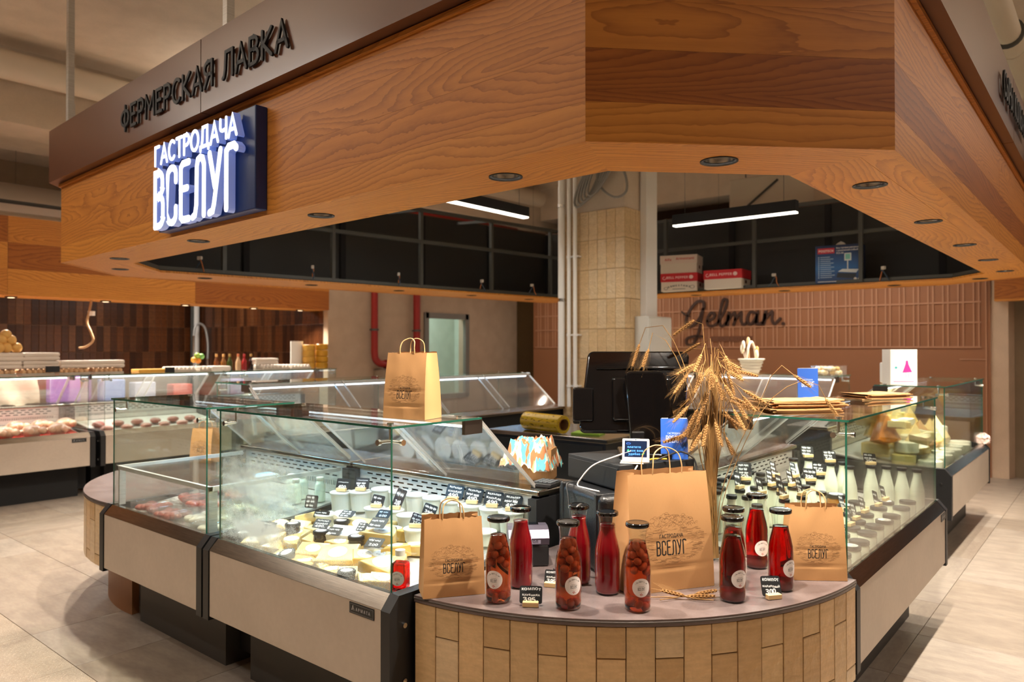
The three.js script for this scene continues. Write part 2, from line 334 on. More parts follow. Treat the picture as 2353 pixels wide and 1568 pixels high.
{ // terracotta wall with ribbed relief
  const tc = std(0x93603f, 0.55), ribM = std(0xb07f60, 0.55);
  const W = struct('wall_terracotta', [B(-7.9, -1.19, 0, 3.2, -10.3, -10.1)], tc, 'terracotta wall with a ribbed relief panel');
  let x = -7.8, k = 0;
  while (x < -1.3) { part('rib', [B(x, x + 0.016, 1.52, 2.62, -10.1, -10.088)], ribM, W); x += k++ % 2 ? 0.105 : 0.052; }
  for (const y of [1.5, 1.79, 2.03, 2.3]) part('cross_rib', [B(-7.85, -1.28, y, y + 0.02, -10.1, -10.085)], ribM, W);
  part('edge_strip', [B(-1.24, -1.225, 0, 3.2, -10.1, -10.09), B(-1.5, -1.24, 1.36, 1.372, -10.1, -10.09)], ribM, W);
  struct('trim_3', [prism([[-1.19, -10.12], [-1.02, -10.12], [-0.98, -10.3], [-1.19, -10.3]], 0, 3)], plaster(0xe6d2c0), 'white painted edge of the terracotta wall');
  struct('trim_4', [B(-0.98, -0.72, 0, 3, -10.5, -10.3)], plaster(0x9c8c78), 'rough grey pier beside the terracotta wall');
  struct('wall_dark_tiles', [B(-0.72, 3.8, 0, 3.2, -11.6, -11.4)], plaster(0x4a3424), 'dark tiled wall of the far right stall');
  // brushed script name, drawn as thick strokes
  const s = thing('script_sign', 'dark brown script lettering on the ribbed terracotta wall', 'sign', [-5.13, 1.80, -10.09]);
  const D = std(0x3a2013, 0.5), cs = (pts, w) => new THREE.ExtrudeGeometry(strokeShape(new THREE.CatmullRomCurve3(pts.map(([a, b]) => v3(a * 1.1, b, 0))).getPoints(pts.length * 5).map((p) => [p.x, p.y]), w), { depth: 0.02, bevelEnabled: false });
  part('letter_g', [cs([[0.37, 0.29], [0.36, 0.37], [0.28, 0.38], [0.16, 0.24], [0.11, 0.08], [0.14, 0.01], [0.21, 0.03], [0.3, 0.12], [0.36, 0.27]], 0.042), cs([[0.36, 0.27], [0.33, 0.1], [0.27, -0.14], [0.2, -0.25], [0.12, -0.24], [0.12, -0.17], [0.22, -0.13], [0.34, -0.13]], 0.036), cs([[0.05, 0.24], [0.1, 0.19], [0.16, 0.17]], 0.025)], D, s);
  part('letter_e', [cs([[0.42, 0.09], [0.5, 0.13], [0.52, 0.19], [0.47, 0.21], [0.42, 0.12], [0.43, 0.03], [0.5, 0.02], [0.57, 0.07]], 0.038)], D, s);
  part('letter_l', [cs([[0.57, 0.07], [0.66, 0.24], [0.69, 0.38], [0.65, 0.4], [0.61, 0.28], [0.58, 0.08], [0.62, 0.01], [0.68, 0.06]], 0.038)], D, s);
  part('letter_m', [cs([[0.68, 0.04], [0.72, 0.2], [0.7, 0.03]], 0.04), cs([[0.71, 0.1], [0.79, 0.2], [0.8, 0.1], [0.78, 0.03]], 0.038), cs([[0.8, 0.1], [0.88, 0.2], [0.88, 0.08], [0.91, 0.03], [0.95, 0.05]], 0.038)], D, s);
  part('letter_a', [cs([[1.07, 0.19], [1.0, 0.2], [0.96, 0.09], [0.99, 0.03], [1.05, 0.08], [1.1, 0.2], [1.08, 0.06], [1.11, 0.03], [1.15, 0.05]], 0.038)], D, s);
  part('letter_n', [cs([[1.16, 0.03], [1.2, 0.2], [1.18, 0.04]], 0.04), cs([[1.19, 0.1], [1.28, 0.2], [1.28, 0.08], [1.31, 0.03], [1.38, 0.1]], 0.038)], D, s);
  part('full_stop', [new THREE.CylinderGeometry(0.024, 0.024, 0.02, 12).rotateX(PI / 2).translate(1.56, 0.03, 0.01)], D, s);
  const since = canvasTex(512, 64, (x, w, h) => { x.clearRect(0, 0, w, h); x.fillStyle = '#6e4228'; x.fillRect(0, 0, w, h); x.fillStyle = '#3f2416'; x.font = '44px sans-serif'; x.textAlign = 'center'; x.letterSpacing = '10px'; x.fillText('SINCE 1976', w / 2, 48); });
  const pl = new THREE.PlaneGeometry(0.62, 0.075); pl.translate(0.82, -0.17, 0.004);
  part('since_line', pl, new THREE.MeshStandardMaterial({ map: since, roughness: 0.6 }), s);
  const soo = canvasTex(256, 96, (x, w, h) => { x.fillStyle = '#9a6a4a'; x.fillRect(0, 0, w, h); x.fillStyle = '#2c1a10'; x.font = 'bold 84px sans-serif'; x.textAlign = 'center'; x.fillText('& SOC', w / 2, 80); });
  const q = thing('wall_lettering', 'dark sans lettering low on the terracotta wall behind the wheat', 'sign', [-4.3, 1.2, -10.09]);
  part('lettering', new THREE.PlaneGeometry(0.62, 0.2).translate(0, 0, 0.004), new THREE.MeshStandardMaterial({ map: soo, roughness: 0.6 }), q);
}
// ---------- overhead: beam, ducts, pipes
solo('concrete_beam', [B(-9.07, -7.95, 3.6, 4.299, -12.79, 3.79)], BEAM, 'broad pale concrete beam under the ceiling at the left', 'beam');
solo('concrete_beam', [B(-7.94, 3.79, 3.75, 4.299, -10.9, -10.35)], BEAM, 'pale cross beam above the terracotta wall', 'beam');
solo('round_duct', [rod(v3(-7.72, 4.05, 3.6), v3(-7.72, 4.05, -10.05), 0.13, 20)], PIPE, 'round pale duct along the top of the broad beam', 'duct');
solo('round_duct', [rod(v3(-9.9, 3.1, 3.6), v3(-9.9, 3.1, -6.1), 0.3, 24)], PIPE, 'large round duct below the broad beam at the left', 'duct');
solo('thin_pipe', [rod(v3(-9.2, 2.92, 3.6), v3(-9.2, 2.92, -6.1), 0.045, 10)], PIPE, 'thin pale pipe under the large round duct', 'pipe');
solo('thin_pipe', [rod(v3(-8.9, 3.02, 3.6), v3(-8.9, 3.02, -6.1), 0.02, 10)], FRAME, 'narrow dark conduit above the left stall canopy', 'pipe');
solo('sprinkler_pipe', [rod(v3(-8.2, 3.549, -6.6), v3(-8.2, 3.549, -10), 0.05, 10)], REDPIPE, 'red sprinkler pipe running under the broad beam', 'pipe');
solo('sprinkler_pipe', [rod(v3(-1.5, 3.9, -5.2), v3(-1.9, 3.3, -9.9), 0.06, 10)], REDPIPE, 'red sprinkler pipe above the black suspended lamp', 'pipe');
['first', 'second', 'third', 'fourth'].forEach((w, k) => solo('ceiling_conduit', [rod(v3(-9, 4.2 - 0.02 * k, -0.55 - k * 0.085), v3(2, 4.2 - 0.02 * k, -0.55 - k * 0.085), 0.026, 8)], PIPE, w + ' grey conduit from the front in the bundle at top left', 'pipe', [0, 0, 0], 0, 'conduits bundled under the ceiling'));
{
  const p = thing('drain_pipe', 'fat pale pipe with a coupling hung beside the right fascia', 'pipe', [-0.56, 3.5, 0]);
  part('pipe', [rod(v3(0, 0, -3), v3(0, 0, -12), 0.075, 20)], PIPE, p);
  part('coupling', [rod(v3(0, 0, -5.62), v3(0, 0, -5.78), 0.09, 20)], PIPE, p);
  part('gasket', [rod(v3(0, 0, -5.59), v3(0, 0, -5.62), 0.094, 20)], FRAME, p);
  part('clamp', [B(-0.02, 0.3, -0.01, 0.01, -5.93, -5.89), rod(v3(0, 0, -5.88), v3(0, 0, -5.94), 0.084, 16)], PIPE, p);
  part('hanger_rod', [rod(v3(0.22, -0.3, -5.91), v3(0.22, 0.79, -5.91), 0.006, 6)], FRAME, p);
  const a = thing('air_duct', 'boxy ventilation unit under the ceiling behind the column', 'duct', [-3.2, 3.05, -9.0]);
  part('casing', [RB(-0.5, 0.5, 0, 0.5, -0.4, 0.4, 0.02)], PIPE, a);
  part('brace', [bar(v3(-0.4, 0.05, 0.41), v3(0.1, 0.42, 0.41), 0.02, 0.02), B(-0.6, 0.6, -0.05, 0, -0.3, 0.5)], FRAME, a);
  part('hanger_rod', [rod(v3(-0.45, 0.5, 0), v3(-0.45, 1.24, 0), 0.008, 6), rod(v3(0.45, 0.5, 0), v3(0.45, 1.24, 0), 0.008, 6)], FRAME, a);
}
// two black lamps over the island, unseen ones placed to light aisles and ceiling
function linearLamp(x, y, z, L, turn, label, color, power, up = 0, group) {
  const t = thing('linear_lamp', label, 'lamp', [x, y, z], turn, group);
  part('housing', [B(-L / 2, L / 2, 0.0, 0.085, -0.035, 0.035)], MATBLACK, t);
  part('diffuser', [B(-L / 2 + 0.004, L / 2 - 0.004, -0.012, -0.0005, -0.03, 0.03)], LAMPGLOW, t);
  for (const s of [-1, 1]) part('suspension_wire', [rod(v3(s * (L / 2 - 0.1), 0.085, 0), v3(s * (L / 2 - 0.1), 4.3 - y, 0), 0.002, 5)], FRAME, t);
  if (up) { part('unseen_upper_diffuser', [B(-L / 2 + 0.004, L / 2 - 0.004, 0.0855, 0.095, -0.03, 0.03)], LAMPGLOW, t); const u = new THREE.RectAreaLight(color, power * up, L, 0.06); u.position.set(0, 0.1, 0); u.rotation.x = PI / 2; u.castShadow = true; t.add(u); }  // uplight of the unseen hall lamps, placed to brighten the ceiling
  const l = new THREE.RectAreaLight(color, power, L, 0.06); l.position.set(0, -0.02, 0); l.rotation.x = -PI / 2; l.castShadow = true; t.add(l);
  return t;
}
linearLamp(-2.4, 2.53, -5.64, 1.02, 0, 'black suspended linear lamp right of the tiled column', WHITE, 70);
linearLamp(-4.11, 2.67, -4.55, 1.2, PI / 2, 'black suspended linear lamp left of the tiled column', WHITE, 70);
linearLamp(-2.6, 3.7, 0.6, 3.0, 0, 'unseen long hall lamp lighting the front aisle', SOFTWARM, HALL * 4, 0.9);
linearLamp(-5.9, 3.7, -0.2, 3.0, 0, 'unseen long hall lamp lighting the front left aisle', SOFTWARM, HALL * 4, 0.9);
linearLamp(1.5, 3.7, -3.5, 3.0, PI / 2, 'unseen long hall lamp lighting the right aisle', SOFTWARM, HALL * 3.2, 1.1);
linearLamp(1.3, 3.7, -7.5, 3.0, PI / 2, 'unseen long hall lamp lighting the far end of the right aisle', SOFTWARM, HALL * 3, 0.9);
linearLamp(-6.9, 3.7, -5.2, 3.0, PI / 2, 'unseen long hall lamp lighting the left aisle', SOFTWARM, HALL * 3, 0.9);
linearLamp(-2.9, 2.72, -9.2, 2.6, 0, 'unseen linear lamp lighting the terracotta wall', SOFTWARM, 46);  // this and the next are hidden by the canopy, placed to light the wall
linearLamp(-6.2, 2.72, -9.2, 2.2, 0, 'unseen linear lamp lighting the left end of the terracotta wall', SOFTWARM, 40);

// ---------- the tiled column
{
  const X0 = -4.49, X1 = -3.75, Z0 = -6.87, Z1 = -6.24;
  const c = thing('column', 'square column faced with glossy cream upright tiles', 'column', [0, 0, 0]);
  part('core', [B(X0 + 0.012, X1 - 0.012, 0, 4.3, Z0, Z1 - 0.012)], plaster(0xefe6da), c);
  part('grout_bed', [B(X0 + 0.006, X1 - 0.006, 0.3, 2.88, Z0 + 0.006, Z1 - 0.006)], CREAMGROUT, c);
  const a = RB(0, 0.104, 0, 0.296, -0.012, 0, 0.003, 1), b = RB(-0.012, 0, 0, 0.296, 0, 0.102, 0.003, 1);
  for (let r = 0; r < 9; r++) for (let k = 0; k < 7; k++) {
    const y = 0.2 + r * 0.2985;
    const m = part('cream_tile', a, CREAMGLOSS[Math.floor(rnd() * 3)], c); m.position.set(X0 + 0.001 + k * 0.1057, y, Z1); m.rotation.set(rr(-0.006, 0.006), rr(-0.008, 0.008), 0);
    if (k < 6) { const n = part('cream_tile', b, CREAMGLOSS[Math.floor(rnd() * 3)], c); n.position.set(X1, y, Z1 - 0.0135 - (k + 1) * 0.1035 + 0.012); n.rotation.set(0, rr(-0.008, 0.008), rr(-0.006, 0.006)); }
  }
  for (const [x, r, w] of [[-4.47, 0.036, 'thick'], [-4.375, 0.021, 'left thin'], [-4.3, 0.021, 'right thin']]) {
    const p = thing('riser_pipe', w + ' white riser pipe on the tiled column', 'pipe', [x, 0, Z1 + 0.055]);
    part('pipe', r > 0.03 ? [rod(v3(0, 0.9, 0), v3(0, 3.15, 0), r, 14), tube([[0, 3.13, 0], [0.0, 3.24, 0], [-0.05, 3.3, -0.02], [-0.3, 3.42, -0.05], [-0.6, 3.5, -0.05]], r, 16, 12)] : [rod(v3(0, 0.9, 0), v3(0, 4.28, 0), r, 12)], WHITEGLOSS, p);
    for (const y of r > 0.03 ? [1.98, 2.95] : [2.42, 1.62, 1.1]) part('clip', r > 0.03 ? [cyl(0.042, 0.042, 0.03, 0, y, 0)] : [cyl(0.027, 0.027, 0.025, 0, y, 0), B(0, 0.045, y + 0.005, y + 0.02, -0.05, 0.01)], r > 0.03 ? CHROME : WHITEGLOSS, p);
  }
  const d = thing('white_cable_duct', 'white square cable duct rising from the box on the column', 'cable duct', [X1, 0, -6.64]);
  part('cover', [B(0.002, 0.07, 1.82, 4.29, -0.12, 0.1)], WHITEP, d);
  const e = thing('electric_box', 'pale grey electrical box on the side of the column', 'box', [X1, 0, -6.64]);
  part('casing', [RB(0.002, 0.16, 0.9, 1.815, -0.26, 0.22, 0.012)], std(0xd9d6cc, 0.4), e);
  part('door', [B(0.161, 0.168, 0.93, 1.79, -0.24, 0.2)], std(0xdedbd2, 0.4), e);
  part('warning_sticker', [B(0.1, 0.13, 1.8151, 1.817, -0.1, -0.04)], std(0xd8d020, 0.5), e);
  const coil = thing('cable_coil', 'grey cable coil hung high on the white part of the column', 'cable', [-3.98, 2.98, Z1 + 0.1]);
  for (let k = 0; k < 5; k++) part('cable_loop', tube(Array.from({ length: 13 }, (_, i) => { const a = i / 12 * 2 * PI; return [-0.14 + k * 0.05 + Math.sin(a) * 0.1 + 0.12 * Math.cos(a), 0.16 + 0.22 * Math.cos(a) + 0.02 * k, 0.015 * k]; }), 0.012, 32, 6), std(0x8c8880, 0.5), coil);
  part('loose_loop', tube([[0.02, 0.4, 0], [0.0, 0.15, 0.02], [0.2, -0.02, 0.02], [0.32, 0.02, 0.02], [0.28, 0.25, 0.02], [0.06, 0.42, 0]], 0.012, 32, 6), std(0x8c8880, 0.5), coil);
}

// ---------- the timber canopy over the island
const S0 = 2.1, WT = 2.645, BT = 3.02;      // soffit, top of timber, top of brown band
const OUT = [[-5.767, -1.966], [-1.2, -1.779], [-0.531, -2.457], [-0.55, -7.5], [-1.3, -8.06], [-5.5, -8.06], [-5.95, -7.85], [-6.5, -2.66]];
const INN = [[-5.431, -2.316], [-1.348, -2.137], [-0.898, -2.593], [-0.87, -7.05], [-1.17, -7.49], [-5.0, -7.55], [-5.36, -7.35], [-5.91, -2.73]];
const LAMPS = [      // x, z, side
  [-5.203, -2.13, 0], [-4.006, -2.063, 0], [-2.804, -2.02, 0], [-1.671, -1.978, 0], [-1.001, -2.25, 1], [-0.72, -2.939, 2], [-0.714, -3.96, 2], [-0.714, -5.0, 2], [-0.712, -5.95, 2], [-0.714, -6.9, 2],
  [-0.96, -7.52, 3], [-1.7, -7.8, 4], [-2.75, -7.8, 4], [-3.75, -7.8, 4], [-4.8, -7.8, 4], [-5.9, -2.42, 7], [-6.1, -3.2, 6], [-5.98, -4.2, 6], [-5.86, -5.2, 6], [-5.75, -6.2, 6], [-5.66, -7.15, 6],
];
function offsetPoly(p, k) {        // outward by k, mitred
  const n = p.length, cx = p.reduce((s, q) => s + q[0], 0) / n, cz = p.reduce((s, q) => s + q[1], 0) / n;
  const nor = p.map((a, i) => { const b = p[(i + 1) % n]; let x = -(b[1] - a[1]), z = b[0] - a[0]; const l = Math.hypot(x, z); x /= l; z /= l; return (x * (a[0] - cx) + z * (a[1] - cz) < 0) ? [-x, -z] : [x, z]; });
  return p.map((a, i) => { const u = nor[(i + n - 1) % n], v = nor[i], c = 1 + u[0] * v[0] + u[1] * v[1]; return [a[0] + k * (u[0] + v[0]) / c, a[1] + k * (u[1] + v[1]) / c]; });
}
const on = (a, b, t) => [lerp(a[0], b[0], t), lerp(a[1], b[1], t)];
const canopy = thing('canopy', 'eight-sided timber canopy with brown band over the dairy island', 'canopy');
{
  const IN2 = offsetPoly(OUT, -0.022), B0 = offsetPoly(OUT, 0.07), B1 = offsetPoly(OUT, 0.04), T0 = offsetPoly(OUT, 0.016), N = 8;
  const rows = [[2.1, 2.218, 2], [2.218, 2.375, 1], [2.375, 2.52, 0], [2.52, 2.66, 0]];
  for (let i = 0; i < N; i++) {
    const j = (i + 1) % N, L = Math.hypot(OUT[j][0] - OUT[i][0], OUT[j][1] - OUT[i][1]);
    rows.forEach(([y0, y1, m], r) => {
      const n = i === 0 ? 1 : Math.max(1, Math.round(L / 2.6)), st = r % 2 && n > 1 ? 0.22 : 0;
      for (let k = 0; k < n; k++) {
        const t0 = k ? clamp(k / n + st / n, 0, 1) : 0, t1 = k === n - 1 ? 1 : clamp((k + 1) / n + st / n, 0, 1);
        part('fascia_plank', [prism([on(OUT[i], OUT[j], t0), on(OUT[i], OUT[j], t1 - (k === n - 1 ? 0 : 0.0008)), on(IN2[i], IN2[j], t1 - (k === n - 1 ? 0 : 0.0008)), on(IN2[i], IN2[j], t0)], y0, y1 - 0.0006, 0, rr(0, 4), rr(0, 2))], WOOD[i === 0 && m === 1 ? 0 : i > 2 ? (m + k) % 3 : m], canopy);
      }
    });
    // soffit boards with holes for the downlights
    const dir = Math.atan2(-(OUT[j][1] - OUT[i][1]), OUT[j][0] - OUT[i][0]);
    const q = (t) => [on(OUT[i], INN[i], t), on(OUT[j], INN[j], t)];
    const [a0, a1] = q(0.004), [b0, b1] = q(0.29), [c0, c1] = q(0.293), [d0, d1] = q(1);
    part('soffit_board', [prism([a0, a1, b1, b0], S0 + 0.003, S0 + 0.02, dir, rr(0, 3), rr(0, 2))], SOFFIT[1], canopy);
    const sh = shapeOf([c0, c1, d1, d0].map(([x, z]) => [x, -z])); const holes = LAMPS.filter((l) => l[2] === i);
    for (const [x, z] of holes) { const h = new THREE.Path(); h.absarc(x, -z, 0.052, 0, 2 * PI); sh.holes.push(h); }
    const g = new THREE.ExtrudeGeometry(sh, { depth: 0.017, bevelEnabled: false, curveSegments: 24 }); g.rotateX(-PI / 2).translate(0, S0 + 0.003, 0);
    const uv = g.attributes.uv, c = Math.cos(dir), s = Math.sin(dir), ou = rr(0, 3);
    for (let k = 0; k < uv.count; k++) { const u = uv.getX(k), w = uv.getY(k); uv.setXY(k, u * c + w * s + ou, -u * s + w * c); }
    part('soffit_board', [g], SOFFIT[0], canopy);
    // batten, then the brown sheet band with its underside
    part('batten', [prism([OUT[i], OUT[j], T0[j], T0[i]].reverse(), WT - 0.012, WT + 0.006)], WOOD[0], canopy);
    const nb = Math.max(1, Math.round(L / 2.4));
    for (let k = 0; k < nb; k++) {
      const t0 = k / nb + (k ? 0.0008 : 0), t1 = (k + 1) / nb - (k < nb - 1 ? 0.0008 : 0);
      part('band_panel', [prism([on(B0[i], B0[j], t0), on(B0[i], B0[j], t1), on(IN2[i], IN2[j], t1), on(IN2[i], IN2[j], t0)], WT + 0.012, BT)], BAND, canopy);
    }
    // charcoal lining of the inside
    const P0 = offsetPoly(OUT, -0.05), P1 = offsetPoly(OUT, -0.062), np = Math.max(1, Math.round(L / 1.0));
    for (let k = 0; k < np; k++) part('lining_panel', [prism([on(P0[i], P0[j], k / np + 0.002), on(P0[i], P0[j], (k + 1) / np - 0.002), on(P1[i], P1[j], (k + 1) / np - 0.002), on(P1[i], P1[j], k / np + 0.002)], S0 + 0.04, BT - 0.02)], CHARCOAL, canopy);
    for (let k = 0; k < np; k++) { const [x, z] = on(P1[i], P1[j], k / np); part('lining_stud', [B(x - 0.03, x + 0.03, S0 + 0.03, BT - 0.03, z - 0.03, z + 0.03)], MATBLACK, canopy); }
  }
  // open steel frame behind the far soffits
  const F = offsetPoly(INN, 0.03), bars = (a, b, y) => part('frame_rail', [bar(v3(a[0], y, a[1]), v3(b[0], y, b[1]), 0.035, 0.035)], FRAME, canopy);
  for (const [i, j] of [[7, 6], [6, 5], [5, 4], [4, 3], [0, 7]]) for (const y of [2.14, 2.61, 2.94]) bars(F[i], F[j], y);
  const atZ = (z) => { const t = (z - F[7][1]) / (F[6][1] - F[7][1]); return on(F[7], F[6], t); };
  for (const p of [-3.25, -4.28, -5.3, -6.28, -7.24].map(atZ).concat([[-2.96, -7.52], [-1.92, -7.5], [-4.0, -7.55]])) part('frame_post', [B(p[0] - 0.018, p[0] + 0.018, 2.13, 2.96, p[1] - 0.018, p[1] + 0.018)], FRAME, canopy);
  for (const z of [-4.28, -5.3, -6.28]) { const p = atZ(z); part('frame_brace', [bar(v3(p[0], 2.94, p[1]), v3(p[0] - 0.55, 2.97, p[1]), 0.03, 0.03)], FRAME, canopy); }
  // ledge over the far soffits
  for (const i of [3, 4, 5, 6]) { const j = i + 1; part('ledge_board', [prism([on(OUT[i], INN[i], 0.1), on(OUT[j], INN[j], 0.1), on(OUT[j], INN[j], 0.98), on(OUT[i], INN[i], 0.98)], S0 + 0.021, S0 + 0.03)], CHARCOAL, canopy); }
  for (const [x, z, w] of [[-5.74, -2.01, 'at its left corner'], [-1.5, -1.83, 'near the front corner'], [-0.56, -3.2, 'above the right fascia'], [-3.4, -1.9, 'at the middle of the front']]) solo('hanger_channel', [B(-0.02, 0.02, 0.001, 4.299 - BT, -0.02, 0.02)], STEELSOFT, 'steel channel holding the canopy ' + w, 'hanger', [x, BT, z]);
  solo('hanger_bracket', [B(-0.025, 0.025, 0.001, 0.24, -0.02, 0.02)], STEELSOFT, 'short steel bracket beside the left hanger channel', 'bracket', [-5.84, BT, -2.05]);
}
// recessed downlights, one spotlight each
{
  const ring = lathe([[0.05, 0.018], [0.05, -0.001], [0.06, -0.004], [0.06, 0.0], [0.0505, 0.019]], 28), can = lathe([[0.049, 0.0], [0.049, 0.05], [0.042, 0.075], [0, 0.08]], 24), refl = lathe([[0.047, 0.004], [0.044, 0.02], [0.03, 0.05], [0.02, 0.06]], 24);
  const bulb = lathe([[0, 0.044], [0.016, 0.047], [0.022, 0.056], [0, 0.058]], 16);
  for (const [x, z, i, k = 1] of LAMPS) {
    const t = part('downlight', ring, BLACK, canopy); t.position.set(x, S0 + 0.003, z); t.userData.label = 'round black recessed downlight';
    part('can', can, MATBLACK, t); part('reflector', refl, CHROME, t); part('lamp', bulb, SPOTGLOW, t);
    const l = new THREE.SpotLight(WARM, DOWN * k, 0, deg(62), 0.6, 2); l.position.set(0, 0.012, 0); l.target.position.set(0, -2, 0); l.castShadow = true; t.add(l, l.target);
  }
}
// cut letters on the band and the lit sign box
{
  const LETTERBLACK = std(0x09090b, 0.55);
  const bandDir = Math.atan2(-(OUT[1][1] - OUT[0][1]), OUT[1][0] - OUT[0][0]);
  const s = thing('cut_letter_sign', 'row of black cut letters on the left brown band', 'sign', [-4.45, 2.757, -1.8415], bandDir);
  const lay = layOut('ФЕРМЕРСКАЯ ЛАВКА', GLYPH, 0.22), k = 1.78 / lay.width;
  for (const l of lay.letters) part('letter', [letterGeo(l.strokes, 0.118, 0.017, 0.01, k / 0.118).translate(0, 0, 0.006)], LETTERBLACK, s);
  const r = thing('cut_letter_sign', 'row of black cut letters on the right brown band', 'sign', [-0.462, 2.757, -4.34], deg(90));
  const lay2 = layOut('СЫРЫ КОЛБАСЫ', GLYPH, 0.22);
  for (const l of lay2.letters) part('letter', [letterGeo(l.strokes, 0.118, 0.017, 0.01).translate(0, 0, 0.006)], LETTERBLACK, r);
  // sign box
  const b = thing('lit_sign', 'dark blue sign box with glowing white raised letters', 'sign', [-3.99, 2.12, -1.893], bandDir);
  part('box', [RB(0, 1.02, 0, 0.468, 0, 0.06, 0.006)], std(0x1a2f63, 0.35), b);
  const halo = new THREE.MeshStandardMaterial({ color: 0xb8c0d8, roughness: 0.4, emissive: 0x4a6ec8, emissiveIntensity: 0.4 });
  const one = layOut('ГАСТРОДАЧА', GLYPH, 0.2), two = layOut('ВСЕЛУГ', LOGO, 0.16);
  for (const [lay3, size, w, y, sx] of [[one, 0.094, 0.0165, 0.342, 0.87 / one.width / 0.094], [two, 0.28, 0.034, 0.018, 0.87 / two.width / 0.28]]) for (const l of lay3.letters) {
    const g = part('letter_body', [letterGeo(l.strokes, size, w, 0.034, sx).translate(0.062, y, 0.068)], halo, b);
    part('letter_face', [letterGeo(l.strokes, size, w, 0.003, sx).translate(0.062, y, 0.1025)], SIGNGLOW, g);
  }
  const sl = new THREE.RectAreaLight(new THREE.Color().setRGB(0.62, 0.74, 1), 4, 0.86, 0.4); sl.position.set(0.5, 0.25, 0.125); sl.rotation.y = PI; sl.castShadow = true; b.add(sl);
}

// ---------- refrigerated glass counters
const LZ = -1.655, RX = -0.765;                // outer faces of the left and right rows
const SLOTS = {}, BRACKET = std(0x5a4e44, 0.3, 0.8), BOLT = new THREE.CylinderGeometry(0.009, 0.009, 0.008, 12).rotateZ(PI / 2);
function grille(L) {                            // slotted sheet with real openings
  if (SLOTS[L]) return SLOTS[L];
  const s = shapeOf([[0, 0], [L, 0], [L, 0.165], [0, 0.165]]);
  for (let r = 0; r < 3; r++) for (let x = 0.06 + (r % 2) * 0.034; x < L - 0.1; x += 0.068) { const y = 0.095 + r * 0.022, h = new THREE.Path(); h.moveTo(x, y); h.lineTo(x + 0.044, y); h.lineTo(x + 0.044, y + 0.008); h.lineTo(x, y + 0.008); h.closePath(); s.holes.push(h); }
  for (let x = 0.05; x < L - 0.05; x += 0.016) { const h = new THREE.Path(); h.moveTo(x, 0.045); h.lineTo(x + 0.006, 0.045); h.lineTo(x + 0.006, 0.07); h.lineTo(x, 0.07); h.closePath(); s.holes.push(h); }
  return (SLOTS[L] = metricUV(new THREE.ExtrudeGeometry(s, { depth: 0.003, bevelEnabled: false })));
}
